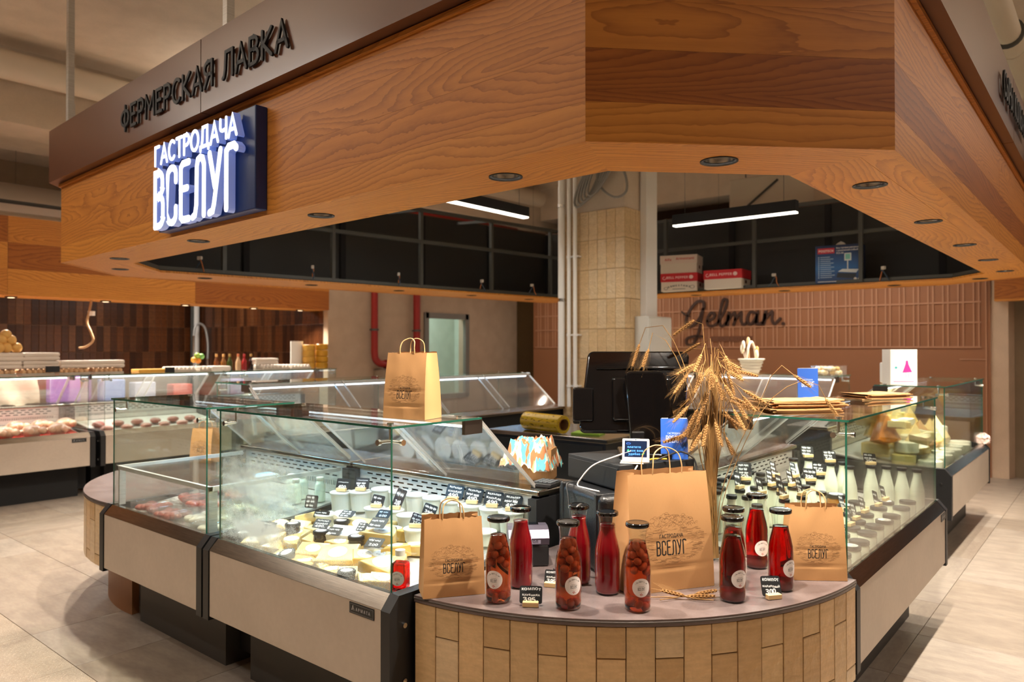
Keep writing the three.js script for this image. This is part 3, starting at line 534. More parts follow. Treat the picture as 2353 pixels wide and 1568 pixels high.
function makeCase(L, label, pos, turn, o = {}) {
  const t = thing('display_case', label, 'display case', pos, turn, o.group);
  const E = 0.05, steel = STEEL;
  part('plinth', [B(0.1, L - 0.1, 0, 0.32, -0.95, -0.17)], o.plinth || GREYPLINTH, t);
  for (const x of [0, L - 0.098]) part('kick_recess', [B(x, x + 0.098, 0.06, 0.32, -0.9, -0.24)], MATBLACK, t);
  part('tub', [B(E, L - E, 0.315, 0.585, -1.05, -0.014)], MATBLACK, t);
  part('front_panel', [RB(E, L - E, 0.318, 0.606, -0.0135, 0, 0.002, 1)], o.panel || PANEL, t);
  part('ledge_rail', [profile([[-0.001, 0.607], [0.04, 0.652], [0.062, 0.652], [0.062, 0.64], [0.043, 0.64], [0.008, 0.602]], E - 0.004, L - E + 0.004)], steel, t);
  for (const [x0, x1] of [[0, E - 0.004], [L - E + 0.004, L]]) part('end_panel', [profile([[-0.004, 0.3], [-0.004, 0.606], [0.038, 0.655], [0.8, 0.655], [0.8, 0.86], [1.08, 0.86], [1.08, 0.3]], x0, x1)], BLACK, t);
  for (const x of [-0.003, L + 0.003]) for (const y of [0.36, 0.55]) part('bolt', BOLT, CHROME, t).position.set(x, y, -0.06);
  part('deck', [profile([[0.06, 0.6], [0.83, 0.7], [0.83, 0.69], [0.06, 0.59]], E, L - E)], o.deck || STEELSOFT, t);
  const gr = part('slotted_back', grille(L - 2 * E), STEELSOFT, t); gr.position.set(E, 0.705, -0.833);
  part('back_duct', [B(E, L - E, 0.6, 0.868, -0.87, -0.845)], MATBLACK, t);
  part('worktop', [RB(0, L, 0.868, 0.895, -1.13, -0.815, 0.009, 2)], steel, t);
  part('rear_body', [B(0.01, L - 0.01, 0.06, 0.867, -1.08, -0.9)], MATBLACK, t);
  // glass
  const gx0 = 0.055, gx1 = L - 0.05;
  const fr = part('front_pane', [B(gx0, gx1, 0.653, 1.2185, -0.05, -0.043)], GLASS, t);
  for (const x of [gx0 - 0.0012, gx1]) part('polished_edge', [B(x, x + 0.0012, 0.653, 1.2185, -0.05, -0.043)], GLASSEDGE, fr);
  const tp = part('top_pane', [B(gx0 - 0.01, gx1 + 0.01, 1.22, 1.228, -0.5, -0.035)], GLASS, t);
  for (const [x0, x1, z0, z1] of [[gx0 - 0.01, gx1 + 0.01, -0.035, -0.0335], [gx1 + 0.01, gx1 + 0.0115, -0.5, -0.035], [gx0 - 0.0115, gx0 - 0.01, -0.5, -0.035]]) part('polished_edge', [B(x0, x1, 1.22, 1.228, z0, z1)], GLASSEDGE, tp);
  const trap = [[0.052, 0.657], [0.052, 1.219], [0.485, 1.219], [0.855, 0.897], [0.82, 0.866], [0.82, 0.7]];
  for (const x of [gx0, gx1 - 0.006]) part('side_pane', [profile(trap, x, x + 0.006)], GLASS, t);
  for (const x of [gx0, gx1 - 0.006]) part('pane_trim', [bar(v3(x + 0.003, 1.216, -0.49), v3(x + 0.003, 0.9, -0.855), 0.007, 0.005)], STEELSOFT, t);
  // rear sliding panes on the slope
  const sl = Math.hypot(0.36, 0.315), an = Math.atan2(0.315, 0.36), mid = L / 2;
  for (const [x0, x1, d] of [[gx0 + 0.01, mid + 0.04, 0], [mid - 0.04, gx1 - 0.01, 0.012]]) {
    const g = B(x0, x1, -0.002, 0.002, -sl / 2, sl / 2); g.rotateX(-an).translate(0, 1.053 + d, -0.672 - d);
    const pane = part('rear_pane', [g], CLEARPLASTIC, t);
    for (const x of [x0, x1]) part('pane_frame', [B(x - 0.004, x + 0.004, -0.005, 0.005, -sl / 2, sl / 2).rotateX(-an).translate(0, 1.053 + d, -0.672 - d)], STEELSOFT, pane);
  }
  part('lamp_rail', [B(gx0, gx1, 1.195, 1.2195, -0.505, -0.462)], STEELSOFT, t);
  for (const x of [gx0 - 0.006, gx1 - 0.01]) part('end_bracket', [B(x, x + 0.016, 1.165, 1.219, -0.51, -0.41)], BRACKET, t);
  part('led_tube', [B(gx0 + 0.05, gx1 - 0.05, 1.184, 1.194, -0.492, -0.474)], o.tube || TUBEGLOW, t);
  const l = new THREE.RectAreaLight(o.color || WHITE, o.power ?? CASE, L - 0.22, 0.03);
  l.position.set(L / 2, 1.178, -0.478); l.rotation.x = -PI / 2 + deg(18); l.castShadow = true; t.add(l);
  // corner clips
  for (const [x, s] of [[gx0 + 0.006, 1], [gx1 - 0.006, -1]]) {
    const clip = [cyl(0.012, 0.012, 0.006, x + s * 0.05, 1.228, -0.09, 12), rod(v3(x + s * 0.05, 1.23, -0.09), v3(x + s * 0.05, 1.165, -0.09), 0.006, 8), rod(v3(x + s * 0.05, 1.168, -0.09), v3(x + s * 0.05, 1.168, -0.036), 0.006, 8), rod(v3(x + s * 0.055, 1.168, -0.09), v3(x - s * 0.014, 1.168, -0.09), 0.006, 8)];
    clip.push(new THREE.CylinderGeometry(0.011, 0.011, 0.012, 12).rotateX(PI / 2).translate(x + s * 0.05, 1.168, -0.036), new THREE.CylinderGeometry(0.011, 0.011, 0.012, 12).rotateZ(PI / 2).translate(x - s * 0.014, 1.168, -0.09));
    part('glass_clip', clip, CHROME, t); part('glass_stud', [cyl(0.012, 0.012, 0.006, x + s * 0.05, 1.228, -0.44, 12)], CHROME, t);
  }
  return t;
}
const caseM1 = makeCase(1.1, 'left front glass counter with meat packs beside the round tiled end', [-4.27, 0, LZ], 0, { color: COOL, power: CASE * 3 });
const caseM2 = makeCase(1.25, 'front glass counter full of cheese packs with misted glass', [-3.155, 0, LZ], 0, { color: COOL, power: CASE * 2.5 });
const caseR1 = makeCase(1.8, 'right front glass counter full of milk bottles', [RX, 0, -2.9], PI / 2, { color: NEUTRAL, power: CASE * 1.7 });
const caseR2 = makeCase(1.9, 'far right glass counter piled with cheese wedges', [-0.93, 0, -5.88], PI / 2, { color: new THREE.Color().setRGB(1, 0.94, 0.74), power: CASE * 3.2 });
makeCase(1.75, 'near empty glass counter on the left side of the island, closer one', [-5.6, 0, -4.72], -PI / 2, { color: COOL, power: CASE * 0.8 });
makeCase(1.75, 'glass counter on the left side of the island, farther one by the column', [-5.6, 0, -6.5], -PI / 2, { color: COOL, power: CASE * 0.8 });
makeCase(1.45, 'rear glass counter below the white flower basket', [-2.09, 0, -7.98], PI, { color: WHITE });
makeCase(1.45, 'rear glass counter behind the tiled column', [-3.56, 0, -7.98], PI, { color: WHITE });
const stallA = makeCase(2.15, 'opposite stall glass counter with poultry on red paper, nearest one', [-8.0, 0, -0.9], PI / 2, { color: WHITE, plinth: MATBLACK, power: CASE * 2 });
const stallB = makeCase(1.48, 'opposite stall glass counter behind the left end of the island', [-8.0, 0, -3.1], PI / 2, { color: WHITE, plinth: MATBLACK, power: CASE * 2 });
const stallC = makeCase(1.45, 'opposite stall glass counter at the grey wall', [-8.0, 0, -4.63], PI / 2, { color: COOL, plinth: MATBLACK, power: CASE * 2 });
const farStall = makeCase(1.5, 'dark glass counter of the stall at the far right edge', [-0.55, 0, -10.4], deg(10), { color: COOL, plinth: MATBLACK });
{ // makers' plates
  const brand = canvasTex(256, 64, (x, w, h) => { x.fillStyle = '#17181b'; x.fillRect(0, 0, w, h); x.strokeStyle = '#77797c'; x.lineWidth = 3; x.strokeRect(4, 4, w - 8, h - 8); x.fillStyle = '#a9abae'; x.font = 'bold 30px sans-serif'; x.letterSpacing = '7px'; x.fillText('АРМАТА', 66, 44); x.lineWidth = 4; x.strokeStyle = '#c8cacc'; x.beginPath(); x.moveTo(22, 46); x.lineTo(36, 14); x.lineTo(50, 46); x.moveTo(29, 46); x.lineTo(36, 30); x.stroke(); });
  const pm = new THREE.MeshStandardMaterial({ map: brand, roughness: 0.4 }), pg = new THREE.PlaneGeometry(0.13, 0.034);
  const plate = (c, x) => { const m = part('maker_plate', [B(x - 0.067, x + 0.067, 0.562, 0.6, 0.0002, 0.003)], BLACK, c); part('plate_print', pg.clone().translate(x, 0.581, 0.0034), pm, m); };
  plate(caseM2, 1.1); plate(caseR1, 1.7); plate(stallA, 2.0);
}
{ // inner glass shelf of the meat counter
  const s = part('inner_shelf', [B(0.06, 1.04, 0.848, 0.854, -0.5, -0.075)], GLASS, caseM1);
  part('shelf_rail', [B(0.055, 1.045, 0.842, 0.862, -0.078, -0.062), B(0.055, 0.07, 0.842, 0.862, -0.8, -0.062), B(1.03, 1.045, 0.842, 0.862, -0.8, -0.062)], STEELSOFT, s);
  part('shelf_post', [B(1.0, 1.03, 0.65, 0.842, -0.11, -0.068), B(0.06, 0.075, 0.65, 0.842, -0.1, -0.068)], STEELSOFT, s);
  const d = part('divider', [profile([[0.07, 0.6], [0.07, 0.83], [0.8, 0.86], [0.8, 0.69]], 1.022, 1.028)], GLASS, caseM1);
}
{ // breath of condensation on the inside of the cheese pane and divider
  const mist = tex(512, 256, (u, v) => {
    const d1 = Math.hypot((u - 0.24) / 0.24, (v - 0.16) / 0.19), d2 = Math.hypot((u - 0.22) / 0.42, (v - 0.52) / 0.36), d3 = Math.hypot((u - 0.5) / 0.6, (v - 0.02) / 0.1);
    const n = fbm(u * 10, v * 6) * 0.5, sp = noise(u * 180, v * 100) * 0.35;
    const a = clamp(1.25 - d1 + n + sp * (d1 > 0.6 ? 1 : 0.2), 0, 0.9), b = clamp((1 - d2) * 0.7 + n * 0.4 + sp * 0.15, 0, 0.5), c = clamp((1 - d3) * 0.6 + n * 0.5 + sp, 0, 0.4), m = Math.max(a, b, c) * 255;
    return [m, m, m];
  }, false, THREE.ClampToEdgeWrapping);
  const g = new THREE.PlaneGeometry(1.13, 0.5); g.translate(0.63, 0.906, -0.0515);
  part('condensation', g, phys({ color: 0xf4f6f6, roughness: 1, transmission: 0.55, thickness: 0, transparent: true, alphaMap: mist, side: THREE.DoubleSide }), caseM2);
}

// ---------- round tiled counters at the island's corners
const skirtTile = {};
function roundCounter(cx, cz, r, a0, a1, label, inner) {
  const t = thing('round_counter', label, 'counter', [cx, 0, cz]);
  const P = (a, q) => [Math.sin(a) * q, Math.cos(a) * q], N = 40, arcP = (q) => Array.from({ length: N + 1 }, (_, i) => P(lerp(a0, a1, i / N), q));
  part('counter_top', [prism([...arcP(r + 0.004), ...inner], 0.628, 0.65)], new THREE.MeshStandardMaterial({ map: scaled(tex(256, 256, (u, v) => { const a = fbm(u * 4, v * 4) * 16 + noise(u * 80, v * 80) * 3; return [122 + a, 108 + a, 106 + a]; }), 0.7, 0.7), roughness: 0.26, metalness: 0.3 }), t);
  part('top_edge', [new THREE.TubeGeometry(new THREE.CatmullRomCurve3(arcP(r + 0.002).map(([x, z]) => v3(x, 0.64, z))), 60, 0.005, 6)], std(0x4a403a, 0.5), t);
  part('grout_bed', [prism([...arcP(r - 0.012), ...arcP(r - 0.05).reverse()], 0.29, 0.627)], CREAMGROUT, t);
  part('base', [prism([...arcP(r - 0.13), ...arcP(r - 0.17).reverse()], 0.0, 0.3)], std(0x9a6a44, 0.5), t);
  const n = Math.round(Math.abs(a1 - a0) * r / 0.0905), w = Math.abs(a1 - a0) * r / n - 0.0025;
  const seg = (y0, y1) => { const k = [y0, y1, w].join(); return (skirtTile[k] ??= RB(-w / 2, w / 2, y0, y1, -0.014, 0, 0.0025, 2)); };
  for (let i = 0; i < n; i++) {
    const a = lerp(a0, a1, (i + 0.5) / n), [x, z] = P(a, r);
    for (const [y0, y1] of i % 2 ? [[0.528, 0.626], [0.285, 0.525]] : [[0.345, 0.626], [0.285, 0.342]]) {
      const m = part('cream_tile', seg(y0, y1), CREAM[Math.floor(rnd() * 5)], t); m.position.set(x, rr(-0.0008, 0.0004), z); m.rotation.y = a; m.position.addScaledVector(v3(Math.sin(a), 0, Math.cos(a)), rr(-0.0015, 0.0015));
    }
  }
  return t;
}
roundCounter(-1.95, -2.93, 1.185, deg(3.2), deg(88.2), 'round front counter faced with cream tiles holding the compote bottles', [[1.17, 0.036], [0.35, 0.036], [0.065, 0.35]]);
roundCounter(-4.4, -2.9, 1.2, deg(-88), deg(5.5), 'round tiled counter at the left end of the island', [[0.11, 0.1], [-0.3, 0.02]]);

// ---------- price cards (one sheet of lettering, a cell for each card)
const COLS = 8, ROWS = 8, ORD = ['first', 'second', 'third', 'fourth', 'fifth', 'sixth', 'seventh', 'eighth', 'ninth', 'tenth', 'eleventh', 'twelfth', 'thirteenth', 'fourteenth', 'fifteenth', 'sixteenth', 'seventeenth', 'eighteenth', 'nineteenth', ...['twenty', 'thirty'].flatMap((t) => [t === 'twenty' ? 'twentieth' : 'thirtieth', ...['first', 'second', 'third', 'fourth', 'fifth', 'sixth', 'seventh', 'eighth', 'ninth'].map((o) => t + ' ' + o)])];
const leftToRight = (list, x = 0, z = 1) => { const q = (p) => (p[x] * 0.769 - p[z] * 0.639) / (-p[x] * 0.639 - p[z] * 0.769), o = list.map((p, i) => i).sort((a, b) => q(list[a]) - q(list[b])), r = []; o.forEach((i, k) => (r[i] = ORD[k])); return r; };   // place from the left as the customer sees it
const CARDS = [['КОМПОТ', 'КЛУБНИКА', '395.'], ['КОМПОТ', 'МАЛИНОВЫЙ', '300.'], ['СТРАЧАТЕЛЛА', '400.'], ['СТРАЧАТЕЛЛА', '~', '590.'], ['БЕЛЬПЕР', 'КНОЛЛЕ', '490.'], ['БЕЛЬПЕР', '~', '490.'], ['~', '~', '350.'], ['~', '~', '340.'], ['~', '~'], ['СЫР', '~'], ['~', '~', '~'], ['~', '200'], ['~', '~', '250.'], ['~', '600'], ['~', '~', '150.'], ['~', '390.']];
const sheet = canvasTex(1024, 1024, (x) => {
  x.fillStyle = '#15181b'; x.fillRect(0, 0, 1024, 1024);
  for (let k = 0; k < COLS * ROWS; k++) {
    const lines = CARDS[k % CARDS.length], cx = (k % COLS) * 128 + 64, cy = Math.floor(k / COLS) * 128;
    x.fillStyle = k % 5 === 4 ? '#1d2b38' : '#17191c'; x.fillRect(cx - 64, cy, 128, 128);
    lines.forEach((t, i) => {
      const y = cy + (i + 0.72) * 120 / lines.length + 4;
      x.save(); x.translate(cx, y); x.rotate(rr(-0.07, 0.05));
      if (t === '~') {
        x.strokeStyle = '#e8eaea'; x.lineWidth = 4; x.lineCap = 'round';
        for (let w = 0, px = -52; w < 2 + (k + i) % 2; w++) { const L = rr(24, 44); x.beginPath(); for (let s = 0; s <= 14; s++) x[s ? 'lineTo' : 'moveTo'](px + s / 14 * L, -10 + Math.sin(s * 2.4 + k) * rr(5, 11)); x.stroke(); px += L + 9; if (px > 30) break; }
      } else {
        const num = /\d/.test(t), size = num ? 44 : Math.min(32, 150 / t.length);
        x.font = 'bold ' + size + 'px sans-serif'; x.fillStyle = '#f2f3f2'; x.textAlign = 'left'; let px = -x.measureText(t).width / 2;
        for (const c of t) { x.save(); x.translate(px, rr(-2.5, 2.5)); x.rotate(rr(-0.1, 0.1)); x.fillText(c, 0, 0); x.restore(); px += x.measureText(c).width; }
      }
      x.restore();
    });
  }
});
const CARD = new THREE.MeshStandardMaterial({ map: sheet, roughness: 0.55 }), BEECH = std(0xe4c48e, 0.55);
const cardCache = {};
function cardGeo(k, w, h) {
  const key = k + '_' + w + '_' + h; if (cardCache[key]) return cardCache[key];
  const r = Math.min(w, h) * 0.14, s = new THREE.Shape();
  s.moveTo(-w / 2 + r, 0); s.lineTo(w / 2 - r, 0); s.quadraticCurveTo(w / 2, 0, w / 2, r); s.lineTo(w / 2, h - r); s.quadraticCurveTo(w / 2, h, w / 2 - r, h); s.lineTo(-w / 2 + r, h); s.quadraticCurveTo(-w / 2, h, -w / 2, h - r); s.lineTo(-w / 2, r); s.quadraticCurveTo(-w / 2, 0, -w / 2 + r, 0);
  const g = new THREE.ExtrudeGeometry(s, { depth: 0.0012, bevelEnabled: false, curveSegments: 4 }), p = g.attributes.position, uv = g.attributes.uv, c = k % COLS, q = Math.floor(k / COLS);
  for (let i = 0; i < uv.count; i++) uv.setXY(i, (c + clamp(p.getX(i) / w + 0.5, 0.02, 0.98)) / COLS, 1 - (q + 1 - clamp(p.getY(i) / h, 0.02, 0.98)) / ROWS);
  return (cardCache[key] = g);
}
const holderG = RB(-0.026, 0.026, 0, 0.016, -0.01, 0.01, 0.002, 2);
function priceTag(k, [x, y, z], turn, label, group, { w = 0.062, h = 0.05, lean = -0.35, roll = 0 } = {}) {
  const t = thing('price_tag', label, 'price tag', [x, y, z], turn, group);
  part('holder', holderG, BEECH, t);
  const c = part('card', cardGeo(k, w, h), CARD, t); c.position.set(0, 0.006, -0.008); c.rotation.set(lean, 0, roll);
  return t;
}
function flatCard(k, [x, y, z], turn, tilt, label, group, w = 0.07, h = 0.045) {
  const m = solo('price_card', cardGeo(k, w, h), CARD, label, 'price card', [x, y, z], turn, group); m.rotation.order = 'YXZ'; m.rotation.x = tilt; return m;
}
const FACE = deg(39.7);          // turned to the customers at the round counter

// ---------- compote bottles
const bottleProfile = [[0, 0.002], [0.036, 0], [0.042, 0.004], [0.044, 0.014], [0.044, 0.13], [0.0425, 0.15], [0.038, 0.175], [0.0315, 0.2], [0.0285, 0.215], [0.0278, 0.228], [0.029, 0.245], [0.0315, 0.262], [0.0325, 0.268]];
const liqProfile = (top) => { const inner = bottleProfile.map(([r, y]) => [Math.max(0, r - 0.0022), y + 0.002]), out = []; for (let i = 0; i < inner.length; i++) { const [r, y] = inner[i]; if (y > top) { const [r0, y0] = inner[i - 1], t = (top - y0) / (y - y0); out.push([lerp(r0, r, t), top], [0, top]); break; } out.push([r, y]); } return out; };
const BOTTLE = lathe(bottleProfile, 32), LID = lathe([[0, 0.281], [0.03, 0.281], [0.032, 0.2825], [0.037, 0.2815], [0.0385, 0.278], [0.0385, 0.27], [0.036, 0.2675], [0.033, 0.267]], 32);
const liquid = (color, dist, rough = 0) => phys({ color: 0xffffff, roughness: rough, transmission: 1, thickness: 0.08, ior: 1.34, attenuationColor: new THREE.Color(color), attenuationDistance: dist });
const LIQ_RED = liquid(0xd01020, 0.036), LIQ_AMBER = liquid(0xd0602c, 0.075), LIQ_CLOUDY = phys({ color: 0x8c0a18, roughness: 0.12, clearcoat: 0.4, transmission: 0.2, thickness: 0 });
const BERRY = phys({ color: 0xa8563e, roughness: 0.45 }), SEDIMENT = std(0x7a2a1c, 0.8);
const labelT = canvasTex(256, 256, (x, w, h) => {
  x.fillStyle = '#efe6e2'; x.fillRect(0, 0, w, h); x.strokeStyle = '#6e625c'; x.lineWidth = 2;
  for (let k = 0; k < 46; k++) { const a = rr(-1, 1), px = 128 + a * 86, py = 86 - (1 - a * a) * 42 + rr(-8, 8); x.beginPath(); x.moveTo(px - rr(2, 12), py); x.quadraticCurveTo(px, py - rr(3, 13), px + rr(3, 12), py + rr(-4, 6)); x.stroke(); }
  logo(x, 128, 166, 40, '#3c3634', '#8a807a');
  x.fillStyle = '#d8a898'; x.font = '17px sans-serif'; x.textAlign = 'center'; x.letterSpacing = '2px'; x.fillText('КОМПОТ', 128, 194);
  x.fillStyle = '#b83c2c'; for (const [a, b] of [[112, 216], [128, 210], [122, 230], [140, 222]]) { x.beginPath(); x.ellipse(a, b, 6, 8, 0.4, 0, 7); x.fill(); }
});
const LABEL = new THREE.MeshStandardMaterial({ map: labelT, roughness: 0.6 });
function bent(geo, R) { const p = geo.attributes.position; for (let i = 0; i < p.count; i++) { const x = p.getX(i), a = x / R; p.setXYZ(i, Math.sin(a) * R, p.getY(i), Math.cos(a) * R); } geo.computeVertexNormals(); return geo; }
const labelG = bent(new THREE.RingGeometry(0, 0.03, 32, 5), 0.0448);
function compote(kind, [x, z], turn, label, level, withLabel = true) {
  const t = thing('compote_bottle', label, 'bottle', [x, 0.651, z], turn);
  part('glass', BOTTLE, GLASS, t); part('lid', LID, GLOSSBLACK, t);
  part('compote', lathe(liqProfile(level), 32), kind === 'cloudy' ? LIQ_CLOUDY : kind === 'berry' ? LIQ_AMBER : LIQ_RED, t);
  if (withLabel) part('label', labelG, LABEL, t).position.y = 0.082;
  if (kind === 'berry') {
    const bg = new THREE.SphereGeometry(0.012, 10, 8);
    for (let k = 0; k < 22; k++) {
      const y = k < 16 ? lerp(0.125, level - 0.012, k / 15) : rr(0.014, 0.03), R = (y < 0.15 ? 0.04 : lerp(0.038, 0.026, (y - 0.15) / 0.07)) - 0.0165, a = k * 2.4, m = part('strawberry', bg, BERRY, t);
      m.position.set(Math.cos(a) * R * rr(0.7, 1), y, Math.sin(a) * R * rr(0.7, 1)); m.scale.set(rr(0.85, 1.15), rr(0.9, 1.35), rr(0.85, 1.1)); m.rotation.set(rr(-1, 1), rr(0, 3), rr(-1, 1));
    }
  } else if (kind === 'red') part('fruit_sediment', lathe([[0, 0.0045], [0.034, 0.0045], [0.0408, 0.014], [0.0408, 0.034], [0.03, 0.04], [0.012, 0.036], [0, 0.039]], 24), SEDIMENT, t);
  return t;
}
compote('berry', [-1.624, -1.885], FACE - 0.35, 'strawberry compote bottle right beside the small bag at the left', 0.222);
compote('cloudy', [-1.662, -2.05], FACE, 'tall cloudy dark red compote bottle behind the left strawberry bottle', 0.235, false);
compote('berry', [-1.408, -1.985], FACE + 0.35, 'strawberry compote bottle in the middle behind the chalk card', 0.226);
compote('cloudy', [-1.525, -2.215], FACE, 'cloudy red compote bottle behind the middle strawberry bottle', 0.24, false);
compote('cloudy', [-1.387, -2.19], FACE, 'cloudy dark red compote bottle in front of the black case', 0.238, false);
compote('berry', [-1.223, -2.112], FACE + 0.12, 'strawberry compote bottle in front of the large paper bag', 0.222);
compote('red', [-1.022, -2.395], FACE + 0.3, 'clear red compote bottle beside the loose wheat ears', 0.216);
compote('red', [-1.075, -2.53], FACE + 0.75, 'clear red compote bottle partly hidden behind its neighbour', 0.214);
compote('red', [-1.103, -2.815], FACE + 0.2, 'bright red compote bottle rearmost beside the milk counter', 0.226);
compote('red', [-0.937, -2.612], FACE + 0.5, 'clear red compote bottle rightmost beside the right bag', 0.222);
{ // square red lemonade bottles inside the cheese counter, at the end pane
  const LB = phys({ color: 0xffffff, roughness: 0, transmission: 1, thickness: 0.05, ior: 1.34, attenuationColor: new THREE.Color(0xe8142c), attenuationDistance: 0.03 });
  for (const [x, z, l] of [[-2.02, -1.8, 'near'], [-1.995, -1.93, 'far']]) {
    const t = thing('juice_bottle', l + ' small red juice bottle with white cap inside the cheese counter', 'bottle', [x, 0.622, z], FACE - 0.2);
    part('juice', [RB(-0.03, 0.03, 0.002, 0.105, -0.03, 0.03, 0.012, 3)], LB, t); part('neck', lathe([[0.028, 0.104], [0.022, 0.116], [0.016, 0.124], [0.016, 0.13]], 20), GLASS, t);
    part('cap', [cyl(0.018, 0.018, 0.02, 0, 0.128, 0, 20)], WHITEP, t);
    part('label', new THREE.CircleGeometry(0.026, 28).translate(0, 0.052, 0.0306), LABEL, t);
  }
}

// ---------- kraft bags
const kraftT = (print) => canvasTex(512, 640, (x, w, h) => {
  x.fillStyle = '#c08f5c'; x.fillRect(0, 0, w, h);
  for (let k = 0; k < 900; k++) { x.strokeStyle = k % 2 ? 'rgba(150,104,58,0.16)' : 'rgba(222,178,128,0.14)'; x.lineWidth = 1; const a = rr(0, w), b = rr(0, h); x.beginPath(); x.moveTo(a, b); x.lineTo(a + rr(-14, 14), b + rr(-30, 30)); x.stroke(); }
  if (!print) return;
  x.strokeStyle = 'rgba(96,62,30,0.62)'; x.lineWidth = 1.7;
  for (let k = 0; k < 520; k++) {                 // engraved landscape round the name
    const a = rr(0, 2 * PI), q = Math.sqrt(rr(0.12, 1)), px = 256 + Math.cos(a) * q * 205, py = 360 + Math.sin(a) * q * 135; if (Math.abs(px - 256) < 108 && py > 330 && py < 446) continue;
    x.beginPath(); if (py < 300) { x.arc(px, py, rr(5, 15), PI * rr(0.9, 1.2), PI * rr(1.7, 2.1)); } else { x.moveTo(px - rr(6, 22), py + rr(-3, 3)); x.quadraticCurveTo(px, py - rr(-2, 5), px + rr(6, 22), py + rr(-3, 3)); } x.stroke();
  }
  x.lineWidth = 2; x.beginPath(); x.moveTo(176, 306); x.lineTo(256, 256); x.lineTo(336, 306); x.moveTo(196, 300); x.lineTo(196, 326); x.moveTo(316, 300); x.lineTo(316, 326); x.stroke();
  logo(x, 256, 442, 74, '#1c1612');
});
const KRAFT = std(0xffffff, 0.8); KRAFT.map = scaled(kraftT(false), 0.4, 0.5); KRAFT.map.wrapS = KRAFT.map.wrapT = THREE.RepeatWrapping;
const KRAFTPRINT = new THREE.MeshStandardMaterial({ map: kraftT(true), roughness: 0.8 }), TWINE = std(0xcaa06c, 0.8);
function grid(nu, nv, fn) {       // a sheet from fn(u, v) -> [x, y, z]
  const pos = [], uv = [], idx = [];
  for (let j = 0; j <= nv; j++) for (let i = 0; i <= nu; i++) { pos.push(...fn(i / nu, j / nv)); uv.push(i / nu, j / nv); }
  for (let j = 0; j < nv; j++) for (let i = 0; i < nu; i++) { const a = j * (nu + 1) + i, b = a + 1, c = a + nu + 1, d = c + 1; idx.push(a, b, d, a, d, c); }
  const g = new THREE.BufferGeometry(); g.setAttribute('position', new THREE.Float32BufferAttribute(pos, 3)); g.setAttribute('uv', new THREE.Float32BufferAttribute(uv, 2)); g.setIndex(idx); g.computeVertexNormals(); return g;
}
function kraftBag(W, H, D, pos, turn, label, squash = 0.55) {
  const t = thing('paper_bag', label, 'paper bag', pos, turn);
  const s0 = rr(0, 50), wob = (u, v) => 0.0016 * noise(u * 2 + s0, v * 2) - 0.003 * Math.exp(-Math.pow((v - 0.42) / 0.012, 2)) - 0.003 * Math.exp(-Math.pow((v - 0.2) / 0.012, 2));
  const half = (v) => D / 2 * lerp(1, squash, v * v), wd = (v) => W / 2 * lerp(1, 0.93, v);
  const jag = (u) => 0.003 * noise(u * 9 + s0, 3);
  part('printed_face', grid(18, 40, (u, v) => [lerp(-wd(v), wd(v), u), v * H + (v === 1 ? jag(u) : 0), half(v) + wob(u, v) * Math.sin(PI * u)]), KRAFTPRINT, t);
  part('back_face', grid(14, 20, (u, v) => [lerp(wd(v), -wd(v), u), v * H + (v === 1 ? jag(u + 2) : 0) + v * 0.004, -half(v) - wob(u, v) * Math.sin(PI * u)]), KRAFT, t);
  for (const s of [-1, 1]) part('gusset', grid(10, 20, (u, v) => { const w = s > 0 ? u : 1 - u, z = lerp(half(v), -half(v), w); return [s * (wd(v) - Math.sin(PI * u) * 0.028 * v * (W / 0.21)), v * H, z]; }), KRAFT, t);
  part('bottom', [B(-W / 2 + 0.001, W / 2 - 0.001, 0.001, 0.003, -D / 2 + 0.001, D / 2 - 0.001)], KRAFT, t);
  const z1 = half(1), hw = W * 0.17, hh = Math.min(0.11, H * 0.22);
  for (const s of [1, -1]) part('twisted_handle', tube([[-hw, H - 0.03, s * (z1 - 0.004)], [-hw, H + hh * 0.3, s * z1], [-hw * 0.8, H + hh * 0.78, s * (z1 - 0.006) - 0.004], [0, H + hh, s * (z1 - 0.014) - 0.008], [hw * 0.8, H + hh * 0.78, s * (z1 - 0.006) - 0.004], [hw, H + hh * 0.3, s * z1], [hw, H - 0.03, s * (z1 - 0.004)]], 0.0024, 40, 6), TWINE, t);
  return t;
}
kraftBag(0.215, 0.262, 0.11, [-1.81, 0.651, -1.85], Math.atan2(0.176, 0.124), 'small kraft bag on the round counter, left of the bottles');
kraftBag(0.34, 0.405, 0.15, [-1.285, 0.651, -2.39], Math.atan2(0.31, 0.19), 'large kraft bag behind the bottles on the round counter');
kraftBag(0.205, 0.262, 0.11, [-0.895, 0.651, -2.835], Math.atan2(0.12, 0.165), 'small kraft bag at the right end of the round counter', 0.5);
kraftBag(0.19, 0.252, 0.12, [-2.125, 1.2295, -1.955], deg(14), 'kraft bag standing on the glass top of the cheese counter', 0.6);
kraftBag(0.2, 0.25, 0.11, [-5.28, 0.651, -2.78], deg(20), 'kraft bag on the left round counter seen through the meat counter');
